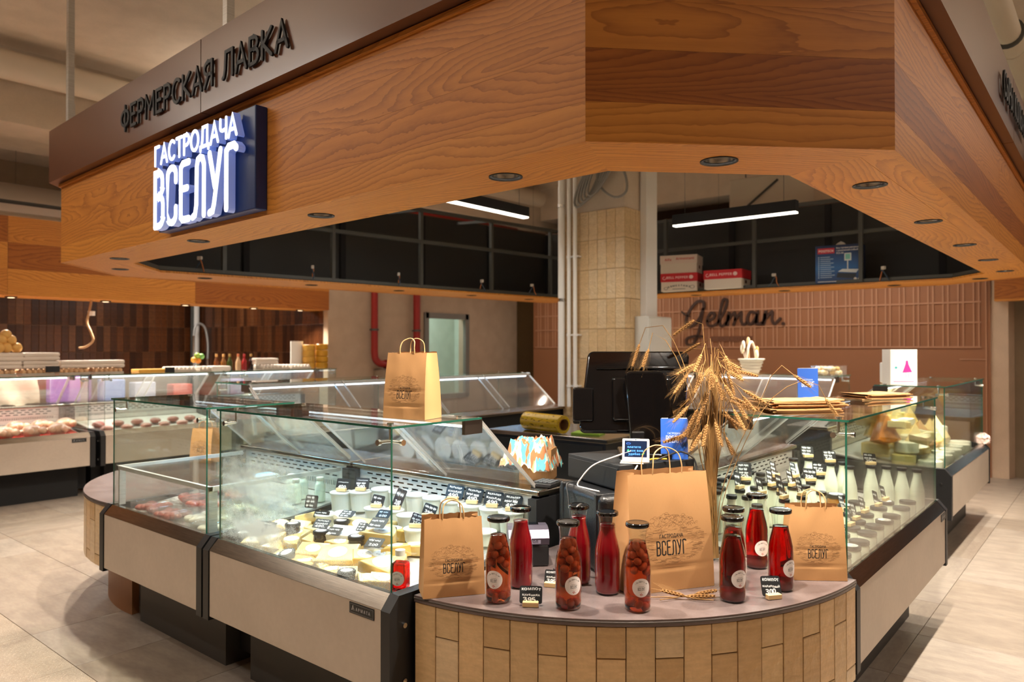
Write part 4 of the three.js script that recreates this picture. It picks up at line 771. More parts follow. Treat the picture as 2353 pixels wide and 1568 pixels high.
function bagPile(n, W, D, pos, turn, label) {
  const t = thing('bag_pile', label, 'paper bags', pos, turn); let y = 0;
  for (let k = 0; k < n; k++) {
    const th = rr(0.0022, 0.0042), w = W * rr(0.86, 1.02), d = D * rr(0.9, 1.02), lift = rr(0, 0.006), s = rr(0, 9), dx = rr(-0.02, 0.02), dz = rr(-0.015, 0.015);
    const top = grid(8, 3, (u, v) => [(u - 0.5) * w + dx, y + th + lift * Math.pow(2 * u - 1, 2) + 0.002 * noise(u * 2 + s, v), (0.5 - v) * d + dz]), bot = grid(8, 3, (u, v) => [(0.5 - u) * w + dx, y + lift * Math.pow(1 - 2 * u, 2) * 0.6, (0.5 - v) * d + dz]);
    part('folded_bag', [top, bot, grid(8, 1, (u, v) => [(u - 0.5) * w + dx, y + v * th + lift * Math.pow(2 * u - 1, 2) * lerp(0.6, 1, v), 0.5 * d + dz]), grid(4, 1, (u, v) => [0.5 * w + dx, y + v * th + lift * lerp(0.6, 1, v), (0.5 - u) * d + dz])], KRAFT, t); y += th * 0.93;
  }
  return t;
}
bagPile(18, 0.33, 0.2, [-1.06, 1.2295, -3.12], deg(52), 'pile of flat kraft bags on the near milk counter glass');
bagPile(9, 0.32, 0.2, [-1.04, 1.2295, -4.3], deg(62), 'smaller pile of flat kraft bags farther along the milk counter glass');

// ---------- cards and loose wheat on the round counter
priceTag(0, [-1.505, 0.651, -1.908], FACE - 0.1, 'chalk card reading strawberry compote in a wooden block', null, { w: 0.075, h: 0.056 });
priceTag(1, [-0.918, 0.651, -2.492], FACE + 0.25, 'chalk card reading raspberry compote in a wooden block', null, { w: 0.074, h: 0.066, roll: -0.06 });
priceTag(0, [-1.57, 0.651, -2.112], FACE - 0.3, 'chalk card half hidden behind the middle strawberry bottle', null, { w: 0.06, h: 0.05 });

// ---------- wheat
const STRAW = std(0x8c6634, 0.75), EAR = std(0x946a38, 0.8), AWN = std(0xa07a48, 0.8);
const grainG = new THREE.SphereGeometry(0.0034, 6, 5).scale(1, 2.0, 0.8);
function earGeo(L) {                     // an ear along +y with bristles, two meshes
  const g = [], a = [], n = Math.round(L / 0.0062);
  for (let k = 0; k < n; k++) for (let s = 0; s < 3; s++) {
    const ang = s * 2.1 + (k % 2) * 1.05, y = k * 0.0062, r = 0.0042 * Math.sin(PI * (0.15 + 0.8 * k / n)), q = moved(grainG, 0, 0, 0, 0, 0, -0.45); q.translate(r, y, 0).rotateY(ang); g.push(q);
    const d = v3(Math.cos(ang) * 0.017, 0.034 + rr(0, 0.016), -Math.sin(ang) * 0.017), p = v3(Math.cos(ang) * 0.006, y, -Math.sin(ang) * 0.006); a.push(new THREE.CylinderGeometry(0.0001, 0.00028, d.length(), 3).rotateX(0).applyQuaternion(new THREE.Quaternion().setFromUnitVectors(v3(0, 1, 0), d.clone().normalize())).translate(p.x + d.x / 2, p.y + d.y / 2, p.z + d.z / 2));
  }
  return [merge(g), merge(a)];
}
const EARS = [0.075, 0.09, 0.1].map(earGeo);
function wheatStem(parent, pts, k, bare) {
  const curve = new THREE.CatmullRomCurve3(pts), s = part('stalk', new THREE.TubeGeometry(curve, 14, 0.0016, 4), STRAW, parent);
  if (bare) return;
  const e = curve.getPoint(1), d = curve.getTangent(1), q = new THREE.Quaternion().setFromUnitVectors(v3(0, 1, 0), d), m = part('ear', EARS[k][0], EAR, s), w = part('bristles', EARS[k][1], AWN, s);
  for (const o of [m, w]) { o.position.copy(e); o.quaternion.copy(q); }
}
{
  const t = thing('wheat_bouquet', 'tall bunch of dried wheat standing behind the till', 'dried wheat', [-1.28, 0.651, -2.8]);
  part('vase', lathe([[0, 0.004], [0.04, 0.004], [0.046, 0.02], [0.042, 0.2], [0.05, 0.3]], 24), GLASS, t);
  for (let k = 0; k < 74; k++) {
    const a = rr(0, 2 * PI), sp = rr(0.01, 0.085) * (k % 9 === 0 ? 1.6 : 1), H = rr(0.52, 0.9) - sp * 0.4, dx = Math.cos(a) * sp, dz = Math.sin(a) * sp, b = rr(0, 2 * PI), nod = rr(0.02, 0.06);
    const e = v3(dx + Math.cos(a) * nod, H - rr(0.01, 0.07), dz + Math.sin(a) * nod);
    wheatStem(t, [v3(Math.cos(b) * 0.026, 0.01, Math.sin(b) * 0.026), v3(Math.cos(a) * 0.018, 0.3, Math.sin(a) * 0.018), v3(dx * 0.5, H * 0.72, dz * 0.5), v3(dx * 0.95, H, dz * 0.95), e], k % 3, k % 4 === 3);
  }
  for (const [p, k] of [[[v3(0, 0.02, 0), v3(-0.02, 0.4, 0.02), v3(-0.1, 0.78, 0.04), v3(-0.2, 0.95, 0.06), v3(-0.26, 0.93, 0.08), v3(-0.28, 0.86, 0.09)], 1], [[v3(0, 0.02, 0), v3(-0.02, 0.4, 0.02), v3(-0.12, 0.8, 0.06), v3(-0.2, 0.92, 0.1), v3(-0.22, 0.84, 0.12)], 0], [[v3(0.01, 0.02, 0), v3(0.04, 0.3, -0.02), v3(0.16, 0.62, -0.08), v3(0.24, 0.78, -0.1), v3(0.29, 0.74, -0.12)], 0], [[v3(0.01, 0.02, 0), v3(0.05, 0.3, -0.04), v3(0.2, 0.66, -0.16), v3(0.32, 0.72, -0.24), v3(0.36, 0.64, -0.28)], 1], [[v3(0, 0.02, 0), v3(0, 0.4, 0), v3(-0.03, 0.85, 0), v3(-0.05, 0.98, 0.0), v3(-0.075, 0.96, 0.01)], 2]]) wheatStem(t, p, k);
  const l = thing('wheat_ears', 'few loose wheat ears lying on the counter front', 'dried wheat', [-1.14, 0.656, -2.3], 0);
  for (const [p, k] of [[[v3(-0.1, 0, 0.075), v3(-0.04, 0.002, 0.03), v3(0.0, 0.004, 0.0)], 1], [[v3(-0.06, 0.001, 0.08), v3(-0.02, 0.004, 0.02), v3(0.02, 0.01, -0.03)], 0], [[v3(0.08, 0.002, -0.03), v3(0.03, 0.004, -0.0), v3(-0.01, 0.008, 0.01)], 0]]) wheatStem(l, p, k);
}

// ---------- the till on the round counter
{
  const pebble = tex(256, 256, (u, v) => { const a = noise(u * 22, v * 22) > 0.45 ? 170 : 110; return [a, a, a]; }, false);
  const SHELL = phys({ color: 0x141517, roughness: 0.33, bumpMap: scaled(pebble, 0.25, 0.25), bumpScale: 0.0012 });
  const sc = thing('black_case', 'upright black plastic hard case under the cash drawer', 'case', [-1.6, 0.651, -2.5], deg(-27));
  part('shell', [RB(-0.185, 0.185, 0, 0.298, -0.1, 0.115, 0.03, 4)], SHELL, sc);
  part('rib', [RB(-0.15, -0.125, 0.01, 0.301, -0.09, 0.119, 0.006, 2), RB(0.125, 0.15, 0.01, 0.301, -0.09, 0.119, 0.006, 2)], SHELL, sc);
  part('carry_handle', tube([[0.18, 0.22, 0.02], [0.215, 0.22, 0.03], [0.222, 0.17, 0.03], [0.215, 0.1, 0.03], [0.18, 0.1, 0.02]], 0.011, 20, 8), GLOSSBLACK, sc);
  part('latch', [RB(-0.03, 0.03, 0.17, 0.2, 0.115, 0.123, 0.003)], GLOSSBLACK, sc);
  const drawerTurn = Math.atan2(0.13, 0.32) * -1;
  const cd = thing('cash_drawer', 'flat black cash drawer carrying the till monitor', 'cash drawer', [-1.583, 0.953, -2.672], deg(-23));
  part('body', [RB(-0.185, 0.185, 0, 0.098, -0.185, 0.185, 0.003, 1)], std(0x1b1e21, 0.5), cd);
  part('drawer_front', [RB(-0.178, 0.178, 0.006, 0.085, 0.1855, 0.19, 0.002, 1)], std(0x15181a, 0.5), cd);
  part('drawer_feet', [B(-0.17, -0.14, -0.0045, 0, -0.17, 0.17), B(0.14, 0.17, -0.0045, 0, -0.17, 0.17)], MATBLACK, cd);
  // monitor seen from behind
  const mn = thing('till_monitor', 'glossy black till monitor seen from behind', 'monitor', [-1.545, 1.052, -2.71], deg(34)); mn.scale.setScalar(1.12);
  part('foot', [RB(-0.09, 0.1, 0, 0.02, -0.1, 0.09, 0.008, 2)], GLOSSBLACK, mn);
  part('stand', new THREE.ExtrudeGeometry((() => { const s = new THREE.Shape(); s.moveTo(-0.055, 0); s.lineTo(0.105, 0); s.lineTo(0.055, 0.28); s.quadraticCurveTo(0.05, 0.3, 0.03, 0.3); s.lineTo(-0.06, 0.3); s.quadraticCurveTo(-0.08, 0.3, -0.078, 0.28); s.closePath(); return s; })(), { depth: 0.05, bevelEnabled: true, bevelSize: 0.008, bevelThickness: 0.008, bevelSegments: 3 }).translate(0.02, 0.008, 0.01), GLOSSBLACK, mn);
  const head = part('housing', (() => { const g = new THREE.ExtrudeGeometry((() => { const s = new THREE.Shape(), w = 0.185, h = 0.3, r = 0.018; s.moveTo(-w - 0.02 + r, 0); s.lineTo(w - 0.02 - r, 0); s.quadraticCurveTo(w - 0.02, 0, w - 0.018, r); s.lineTo(w + 0.01, h - r); s.quadraticCurveTo(w + 0.012, h, w - r, h); s.lineTo(-w + 0.012 + r, h); s.quadraticCurveTo(-w + 0.012, h, -w + 0.01, h - r); s.lineTo(-w - 0.02, r); s.quadraticCurveTo(-w - 0.022, 0, -w - 0.02 + r, 0); return s; })(), { depth: 0.022, bevelEnabled: true, bevelSize: 0.008, bevelThickness: 0.012, bevelSegments: 4 }); return g; })(), GLOSSBLACK, mn);
  head.position.set(-0.02, 0.085, -0.03); head.rotation.x = -0.3;
  part('rear_hump', [RB(-0.09, 0.13, 0.03, 0.2, 0.03, 0.055, 0.012, 3)], GLOSSBLACK, head);
  part('upper_lip', [RB(-0.15, 0.17, 0.232, 0.245, 0.032, 0.042, 0.004, 2)], GLOSSBLACK, head);
  part('card_reader', [RB(-0.238, -0.16, 0.03, 0.16, -0.02, 0.045, 0.008, 2)], GLOSSBLACK, head);
  part('screen', [B(-0.16, 0.155, 0.02, 0.285, -0.0135, -0.0125)], std(0x0c0f14, 0.1), head);
  // payment terminal
  const scr = canvasTex(256, 192, (x, w, h) => {
    x.fillStyle = '#101a30'; x.fillRect(0, 0, w, h); x.fillStyle = '#4c8cf0'; x.font = 'bold 38px sans-serif';
    x.fillText('платите', 30, 86); x.fillText('как вам', 62, 128); x.fillText('удобно', 44, 168);
    x.fillStyle = '#35c46a'; x.beginPath(); x.arc(42, 116, 13, 0, 7); x.fill(); x.strokeStyle = '#35c46a'; x.lineWidth = 7; x.beginPath(); x.moveTo(194, 152); x.lineTo(206, 164); x.lineTo(226, 144); x.stroke();
    x.strokeStyle = '#3a6ad8'; x.lineWidth = 4; x.beginPath(); x.ellipse(44, 34, 24, 9, 0, 0, 7); x.stroke();
  });
  const pt = thing('payment_terminal', 'small white payment screen showing blue lettering on the cash drawer', 'payment terminal', [-1.46, 1.052, -2.51], deg(28));
  const sh = part('shell', [RB(-0.052, 0.052, 0, 0.094, -0.006, 0.006, 0.005, 3)], WHITEGLOSS, pt); sh.position.set(0, 0.004, 0.012); sh.rotation.x = -0.32;
  const sm = new THREE.MeshStandardMaterial({ map: scr, emissiveMap: scr, emissive: 0xffffff, emissiveIntensity: 0.55, roughness: 0.2 });
  part('screen', new THREE.PlaneGeometry(0.086, 0.064).translate(0, 0.053, 0.0064), sm, sh);
  part('camera_eye', new THREE.CircleGeometry(0.0025, 12).translate(0, 0.0895, 0.0064), BLACK, sh);
  part('base', [RB(-0.06, 0.03, 0, 0.004, -0.05, 0.02, 0.0018, 1)], WHITEGLOSS, pt);
  const c1 = thing('white_cable', 'white cable with a ferrite block hanging from the payment screen', 'cable', [-1.46, 1.04, -2.5]);
  part('lead', tube([[0.03, 0.012, 0.03], [0.03, -0.01, 0.055], [0.025, -0.05, 0.062], [0.025, -0.085, 0.062], [0.0, -0.12, 0.06], [-0.03, -0.16, 0.055], [-0.03, -0.175, 0.05]], 0.003, 40, 6), WHITECABLE, c1);
  part('ferrite', [cyl(0.009, 0.009, 0.032, 0.025, -0.086, 0.062, 12)], WHITECABLE, c1);
  solo('white_cable', tube([[-1.475, 1.1, -2.5], [-1.52, 1.08, -2.47], [-1.6, 1.04, -2.42], [-1.64, 0.99, -2.4], [-1.655, 0.962, -2.395], [-1.6, 0.957, -2.38], [-1.53, 0.957, -2.36]], 0.003, 50, 6), WHITECABLE, 'white cable looping down over the black case', 'cable');
  solo('black_cable', tube([[-1.72, 0.957, -2.46], [-1.73, 0.953, -2.43], [-1.71, 0.9, -2.41], [-1.68, 0.82, -2.385], [-1.65, 0.72, -2.36], [-1.64, 0.656, -2.33], [-1.68, 0.656, -2.27]], 0.0035, 50, 6), CABLE, 'black cable drawn over the black case', 'cable');
  solo('black_cable', tube([[-1.42, 1.058, -2.6], [-1.39, 1.075, -2.64], [-1.36, 1.085, -2.7], [-1.32, 1.06, -2.72], [-1.3, 1.0, -2.71], [-1.3, 0.96, -2.7]], 0.0035, 40, 6), CABLE, 'black cable hanging over the right end of the cash drawer', 'cable');
  solo('yellow_cable', tube([[-1.455, 1.056, -2.57], [-1.43, 1.062, -2.6], [-1.39, 1.062, -2.63]], 0.0035, 20, 6), std(0xd8a020, 0.5), 'short yellow cable beside the monitor foot', 'cable');
  // folded blue leaflets
  const blueT = canvasTex(256, 384, (x, w, h) => { x.fillStyle = '#2c5fbd'; x.fillRect(0, 0, w, h); logo(x, w / 2, 224, 62, '#dfe6f4', '#c4d2ee'); });
  const BLUE = new THREE.MeshStandardMaterial({ map: blueT, roughness: 0.5 });
  for (const [pos, turn, l] of [[[-1.4, 1.052, -2.71], deg(36), 'folded blue leaflet standing on the cash drawer'], [[-1.28, 1.2295, -3.97], deg(40), 'folded blue leaflet standing on the milk counter glass']]) {
    const t = thing('leaflet', l, 'leaflet', pos, turn);
    const f = part('front_cover', new THREE.PlaneGeometry(0.108, 0.163).translate(0, 0.0815, 0), BLUE, t); f.rotation.x = -0.06; f.position.z = 0.01;
    const b = part('back_cover', [B(-0.05, 0.054, 0, 0.166, -0.0006, 0)], std(0xd8d4d0, 0.6), t); b.rotation.x = 0.1; b.rotation.y = 0.08; b.position.z = -0.024;
  }
  // receipt printer
  const pr = thing('receipt_printer', 'small receipt printer with a brushed violet grey cover beside the bottles', 'printer', [-1.83, 0.651, -2.3], deg(44));
  part('body', [RB(-0.078, 0.078, 0, 0.085, -0.07, 0.07, 0.008, 2)], BLACK, pr);
  part('cover', profile([[-0.07, 0.084], [-0.075, 0.11], [-0.05, 0.138], [-0.01, 0.145], [0.06, 0.14], [0.06, 0.084]], -0.079, 0.079), std(0x605a68, 0.38, 0.6), pr);
  const at = canvasTex(128, 40, (x, w, h) => { x.fillStyle = '#827c8c'; x.fillRect(0, 0, w, h); x.fillStyle = '#1c1a20'; x.font = 'bold 32px sans-serif'; x.textAlign = 'center'; x.fillText('АТОЛ', w / 2, 32); });
  const pg = new THREE.PlaneGeometry(0.06, 0.018); const nm = part('name_print', pg, new THREE.MeshStandardMaterial({ map: at, roughness: 0.35, metalness: 0.4 }), pr); nm.position.set(0.015, 0.098, 0.0748); nm.rotation.x = -0.19;
  part('paper_slot', [B(-0.05, 0.045, 0.141, 0.147, -0.04, -0.01)], GLOSSBLACK, pr);
  const kp = thing('keypad', 'small black keypad at the end of the steel worktop', 'keypad', [-1.96, 0.896, -2.6], deg(10));
  part('tray', [RB(-0.05, 0.05, 0, 0.016, -0.06, 0.06, 0.004, 2)], BLACK, kp);
  const kg = RB(-0.009, 0.009, 0.016, 0.021, -0.009, 0.009, 0.002, 1), KM = std(0x44484c, 0.5);
  for (let i = 0; i < 4; i++) for (let j = 0; j < 4; j++) part('key', kg, KM, kp).position.set(-0.033 + i * 0.022, 0, -0.033 + j * 0.022);
  // cardboard box with a patterned cloth
  const cardT = tex(128, 128, (u, v) => { const a = noise(u * 60, v * 3) * 6 + fbm(u * 4, v * 4) * 8; return [186 + a, 138 + a, 86 + a]; });
  const CARTON = new THREE.MeshStandardMaterial({ map: scaled(cardT, 0.3, 0.3), roughness: 0.85 });
  const bx = thing('carton', 'small cardboard carton on the steel worktop under the cloth', 'box', [-2.1, 0.896, -2.72], deg(25));
  part('box', [B(-0.075, 0.075, 0, 0.14, -0.065, 0.065)], CARTON, bx);
  part('shipping_label', [B(0.0, 0.055, 0.04, 0.11, 0.0651, 0.0658)], WHITEP, bx);
  const cl = tex(256, 256, (u, v) => { const a = fbm(u * 5, v * 5, 3), b = fbm(u * 4 + 30, v * 4 + 9, 3); return a > 0.16 ? [184, 112, 70] : b > 0.1 ? [96, 190, 196] : b < -0.3 ? [222, 170, 120] : [236, 222, 196]; });
  const CLOTH = new THREE.MeshStandardMaterial({ map: cl, roughness: 0.9, side: THREE.DoubleSide });
  const cg = grid(30, 30, (u, v) => { const a = (u - 0.5) * 2, b = (v - 0.5) * 2, r = Math.max(Math.abs(a), Math.abs(b)), dr = Math.max(0, r - 0.62), k = Math.atan2(b, a); return [a * 0.13 * (1 - 0.22 * dr) + 0.01 * Math.sin(k * 5) * dr, Math.max(0.006, 0.172 + 0.02 * fbm(a * 2, b * 2, 2) - dr * 0.3 + 0.018 * noise(a * 4, b * 4)), b * 0.12 * (1 - 0.22 * dr) + 0.014 * Math.sin(k * 6 + 1) * dr]; });
  solo('patterned_cloth', cg, CLOTH, 'turquoise and rust patterned cloth draped over the carton', 'cloth', [-2.13, 0.896, -2.71], deg(20));
  // work table with a roll of film
  const wt = thing('work_table', 'dark steel work table in the middle of the island', 'table', [-3.1, 0, -4.45]);
  part('table_top', [RB(-0.55, 0.5, 0.87, 0.9, -0.35, 0.35, 0.005, 1)], STEEL, wt); part('cabinet', [B(-0.53, 0.48, 0.08, 0.869, -0.33, 0.33)], BLACK, wt); part('plinth', [B(-0.48, 0.43, 0, 0.08, -0.3, 0.3)], MATBLACK, wt);
  part('door', [B(-0.51, -0.03, 0.1, 0.85, 0.331, 0.338), B(-0.01, 0.46, 0.1, 0.85, 0.331, 0.338)], CHARCOAL, wt);
  const fl = thing('film_roll', 'yellow roll of cling film lying on the work table', 'film roll', [-3.2, 0.966, -4.22], deg(-12));
  const ft = tex(256, 64, (u, v) => (noise(u * 22, v * 7) > 0.55 && Math.abs(((u * 9) % 1) - 0.5) < 0.3 ? [120, 92, 20] : [222, 182, 48 + noise(u * 3, v * 30) * 10]));
  const fg = new THREE.CylinderGeometry(0.064, 0.064, 0.4, 28, 1, true).rotateZ(PI / 2), core = new THREE.CylinderGeometry(0.04, 0.04, 0.42, 20, 1, true).rotateZ(PI / 2), end = new THREE.RingGeometry(0.04, 0.064, 28);
  part('film', [fg, end.clone().rotateY(PI / 2).translate(0.2, 0, 0), end.clone().rotateY(-PI / 2).translate(-0.2, 0, 0)], new THREE.MeshStandardMaterial({ map: ft, roughness: 0.25, side: THREE.DoubleSide }), fl);
  part('core_tube', core, new THREE.MeshStandardMaterial({ color: 0x9a6c3c, roughness: 0.8, side: THREE.DoubleSide }), fl);
  solo('paper_pad', [B(-0.1, 0.1, 0, 0.012, -0.08, 0.08)], std(0x9cc43c, 0.7), 'pale pad with a green edge beside the film roll', 'pad', [-2.88, 0.901, -4.3], 0.3);
  solo('wooden_board', [RB(-0.2, 0.2, 0, 0.05, -0.14, 0.14, 0.012, 2)], BEECH, 'pale wooden block behind the wheat bunch', 'board', [-2.0, 0.896, -4.0], 0.4);
}

// ---------- goods in the cheese counter
const deckL = (z) => 0.6 + 0.13 * (LZ - z - 0.06), deckR = (x) => 0.6 + 0.13 * (RX - x - 0.06);
const cheeseT = tex(256, 256, (u, v) => { const a = fbm(u * 5, v * 5) * 14 + noise(u * 60, v * 60) * 4; return [228 + a, 208 + a, 152 + a]; });
const cheeseM = (c) => phys({ map: scaled(cheeseT, 0.2, 0.2), color: c, roughness: 0.32, clearcoat: 0.7, clearcoatRoughness: 0.12 });
const CHEESE = [0xfffaf0, 0xfaeac8, 0xfff2d6, 0xf2d8a0].map(cheeseM), WHITECHEESE = phys({ color: 0xf0ece2, roughness: 0.5, clearcoat: 0.4 }), ORANGECHEESE = cheeseM(0xf0a050), FILM = phys({ color: 0xffffff, roughness: 0.08, transmission: 0.92, thickness: 0, ior: 1.5 });
const stickT = canvasTex(128, 128, (x, w, h) => { x.fillStyle = '#f1efea'; x.fillRect(0, 0, w, h); x.strokeStyle = '#9a948c'; x.lineWidth = 1.6; for (let k = 0; k < 26; k++) { const a = rr(-1, 1), px = 64 + a * 40, py = 42 - (1 - a * a) * 18 + rr(-4, 4); x.beginPath(); x.moveTo(px - 4, py); x.quadraticCurveTo(px, py - rr(2, 6), px + 5, py); x.stroke(); } logo(x, 64, 88, 20, '#5a544e', '#a09890'); });
const STICKER = new THREE.MeshStandardMaterial({ map: stickT, roughness: 0.5 });
const bevelled = (pts, h, b = 0.006) => { const g = new THREE.ExtrudeGeometry(shapeOf(pts), { depth: h - 2 * b, bevelEnabled: true, bevelSize: b, bevelThickness: b, bevelSegments: 3, curveSegments: 8 }); return g.rotateX(-PI / 2).translate(0, b, 0); };
const sector = (r, a) => [[0, 0], ...arc(0, 0, r, r, -a / 2, a / 2, 6)].map(([x, y]) => [x - r * 0.55, y]);
const CH = { wedge: bevelled(sector(0.13, 52), 0.055), slab: bevelled([[-0.07, -0.045], [0.07, -0.05], [0.066, 0.045], [-0.068, 0.048]], 0.042), block: bevelled([[-0.05, -0.035], [0.05, -0.035], [0.05, 0.035], [-0.05, 0.035]], 0.05), half: bevelled(arc(0, -0.03, 0.07, 0.07, 0, 180, 10), 0.06), round: lathe([[0, 0], [0.046, 0], [0.052, 0.006], [0.052, 0.026], [0.046, 0.033], [0, 0.034]], 24) };
const CHTOP = { wedge: 0.0555, slab: 0.0425, block: 0.0505, half: 0.0605, round: 0.0345 };
const flap = grid(4, 3, (u, v) => [(u - 0.5) * 0.09, 0.012 * Math.sin(u * 5) * v + 0.01 * v, v * 0.035]);
function cheese(kind, mat, [x, z], y, turn, tilt, label, group, sticker = true, scale = 1) {
  const t = thing('cheese_pack', label, 'cheese', [x, y, z], turn, group); t.scale.setScalar(scale);
  const b = part('cheese', CH[kind], mat, t); b.rotation.x = -tilt; b.rotation.z = rr(-0.12, 0.12); b.position.y = Math.abs(tilt) * 0.03;
  if (sticker) { const g = part('sticker', new THREE.CircleGeometry(0.033, 24).rotateX(-PI / 2), STICKER, b); g.position.set(kind === 'wedge' ? 0.012 : 0, CHTOP[kind] + 0.0004, kind === 'half' ? -0.004 : 0); g.rotation.y = -turn * 0.7; g.scale.x = 1.15; }
  const f = part('film_flap', flap, FILM, b); f.position.set(0, 0.02, kind === 'round' ? 0.05 : 0.046); f.rotation.y = rr(-0.4, 0.4);
  return t;
}
{
  const list = [   // kind, material, x, z, lift, turn, tilt, label
    ['half', 1, -3.0, -1.95, 0.0, 0.4, -0.5, 'golden half round cheese pack at the back of the mist'],
    ['block', 0, -2.94, -2.0, 0.0, 0.5, -0.4, 'small labelled cheese block right of the golden half round'],
    ['wedge', 2, -2.98, -2.09, 0.0, 1.2, 0.5, 'cheese wedge standing behind the black animal card'],
    ['slab', 0, -2.83, -2.04, 0.0, 0.2, 0, 'flat pale cheese slab near the white rounds'],
    ['wedge', 1, -2.72, -1.995, 0.01, 2.2, -0.2, 'cheese wedge beside the blue card'],
    ['slab', 2, -2.645, -2.115, 0.02, 0.5, -0.35, 'broad cheese slab with a round label in the middle of the pile'],
    ['block', 0, -2.53, -2.09, 0.02, 0.9, -0.3, 'labelled cheese block right of the broad slab'],
    ['slab', 1, -2.6, -2.2, 0.01, 0.1, -0.1, 'flat cheese slab under the small black cards'],
    ['half', 3, -2.47, -2.165, 0.0, 0.4, 0, 'rounded golden cheese pack near the tubs'],
    ['wedge', 0, -2.9, -1.84, 0.0, 0.2, -0.2, 'pale cheese wedge inside the thick mist'],
    ['half', 2, -2.79, -1.865, 0.0, 2.4, 0, 'curved cheese piece at the right edge of the mist'],
    ['slab', 2, -2.6, -1.84, 0.01, 0.6, -0.3, 'labelled cheese slab near the tilted black jar'],
    ['slab', 0, -2.43, -1.845, 0.012, 0.55, -0.35, 'largest labelled cheese slab at the front', 1.25],
    ['block', 1, -2.335, -1.89, 0.01, 0.9, -0.3, 'labelled cheese block behind the front black jar'],
    ['wedge', 2, -2.41, -2.035, 0.03, 0.9, -0.15, 'big cheese wedge carrying a grey chalk card', 1.25],
    ['wedge', 1, -2.2, -1.845, 0.01, 0.75, -0.35, 'film wrapped cheese wedge close to the end pane', 1.1],
    ['block', 0, -2.11, -1.79, 0.0, 0.7, -0.2, 'film wrapped cheese block in the front corner'],
    ['slab', 2, -2.37, -1.765, 0.0, 0.35, 0.0, 'lower cheese slab lying against the front pane'],
    ['slab', 1, -2.55, -1.765, 0.0, 0.3, 0.0, 'cheese slab behind water drops on the front pane'],
    ['wedge', 3, -2.28, -2.0, 0.01, 1.6, 0.1, 'dark golden cheese wedge left of the small bag'],
    ['block', 2, -2.25, -2.09, 0.0, 0.3, 0, 'cheese block below the milk tubs'],
  ];
  for (const [k, m, x, z, lift, turn, tilt, l, s] of list) cheese(k, CHEESE[m], [x, z], deckL(z) + 0.002 + lift, turn, tilt, l, null, true, 0.86 * (s || 1));
  for (let k = 0; k < 14; k++) { const x = -2.98 + (k % 7) * 0.135 + rr(-0.03, 0.03), z = k < 7 ? -1.78 : -1.93; cheese(['block', 'wedge', 'slab'][k % 3], CHEESE[k % 4], [x, z + rr(-0.02, 0.02)], deckL(z) + 0.002 + (k < 7 ? 0 : 0.012), rr(0, 1.4), -0.25, 'small film packed cheese, ' + ORD[k % 7] + ' from the left in the ' + (k < 7 ? 'front' : 'second') + ' row of fillers', 'small cheese packs', k % 2 === 0, 0.72); }
  cheese('block', WHITECHEESE, [-2.6, -2.0], deckL(-2.0) + 0.012, 0.5, -0.2, 'white vacuum packed cheese in crinkled film', null, false, 1.2);
  cheese('round', WHITECHEESE, [-2.8, -2.15], deckL(-2.15) + 0.005, 0, 0, 'lower white mould cheese round of the stacked pair', null, false);
  cheese('round', WHITECHEESE, [-2.8, -2.15], deckL(-2.15) + 0.044, 0.4, 0, 'upper white mould cheese round of the stacked pair', null, false);
  // preserve jars with black lids
  const jarG = lathe([[0, 0.001], [0.03, 0.001], [0.033, 0.006], [0.033, 0.035], [0.029, 0.042]], 20), jarL = lathe([[0.031, 0.04], [0.0345, 0.041], [0.0345, 0.054], [0.032, 0.056], [0.026, 0.056], [0, 0.0555]], 20), JAM = phys({ color: 0x241a18, roughness: 0.15, clearcoat: 0.8 });
  for (const [x, z, lift, tl, l] of [[-3.06, -1.79, 0, 0, 'leftmost black lidded jar at the front of the mist'], [-2.87, -1.92, 0.03, 0, 'black lidded jar standing above the mist'], [-2.65, -1.76, 0, 0.3, 'tilted black lidded jar behind water drops'], [-2.66, -1.92, 0.03, 0, 'black lidded jar with writing beside the blue card'], [-2.258, -1.745, 0, 0, 'black lidded jar at the front pane near the end'], [-2.43, -2.1, 0.02, 0, 'black lidded jar below the grey card'], [-2.46, -1.95, 0.03, 0, 'black lidded jar behind the largest slab'], [-2.69, -2.05, 0.03, 0, 'black lidded jar near the white vacuum pack']]) {
    const t = thing('preserve_jar', l, 'jar', [x, deckL(z) + lift + 0.004, z]); t.rotation.x = tl;
    part('jar', jarG, JAM, t); part('lid', jarL, BLACK, t); part('lid_label', new THREE.CircleGeometry(0.023, 20).rotateX(-PI / 2).translate(0, 0.0563, 0), STICKER, t);
  }
  // clear tubs of soft cheese
  const TUB = phys({ color: 0xf0efe0, roughness: 0.3, transmission: 0.25, thickness: 0 }), TUBLID = phys({ color: 0xf6f6f2, roughness: 0.25, transmission: 0.35, thickness: 0 });
  const tubB = lathe([[0, 0.001], [0.042, 0.001], [0.046, 0.006], [0.053, 0.09]], 24), tubS = lathe([[0, 0.001], [0.04, 0.001], [0.043, 0.005], [0.048, 0.052]], 24), lidB = lathe([[0.05, 0.088], [0.0575, 0.089], [0.0575, 0.097], [0.053, 0.098], [0.05, 0.095], [0, 0.095]], 24), lidS = lathe([[0.046, 0.05], [0.0525, 0.051], [0.0525, 0.058], [0.048, 0.059], [0.046, 0.057], [0, 0.057]], 24);
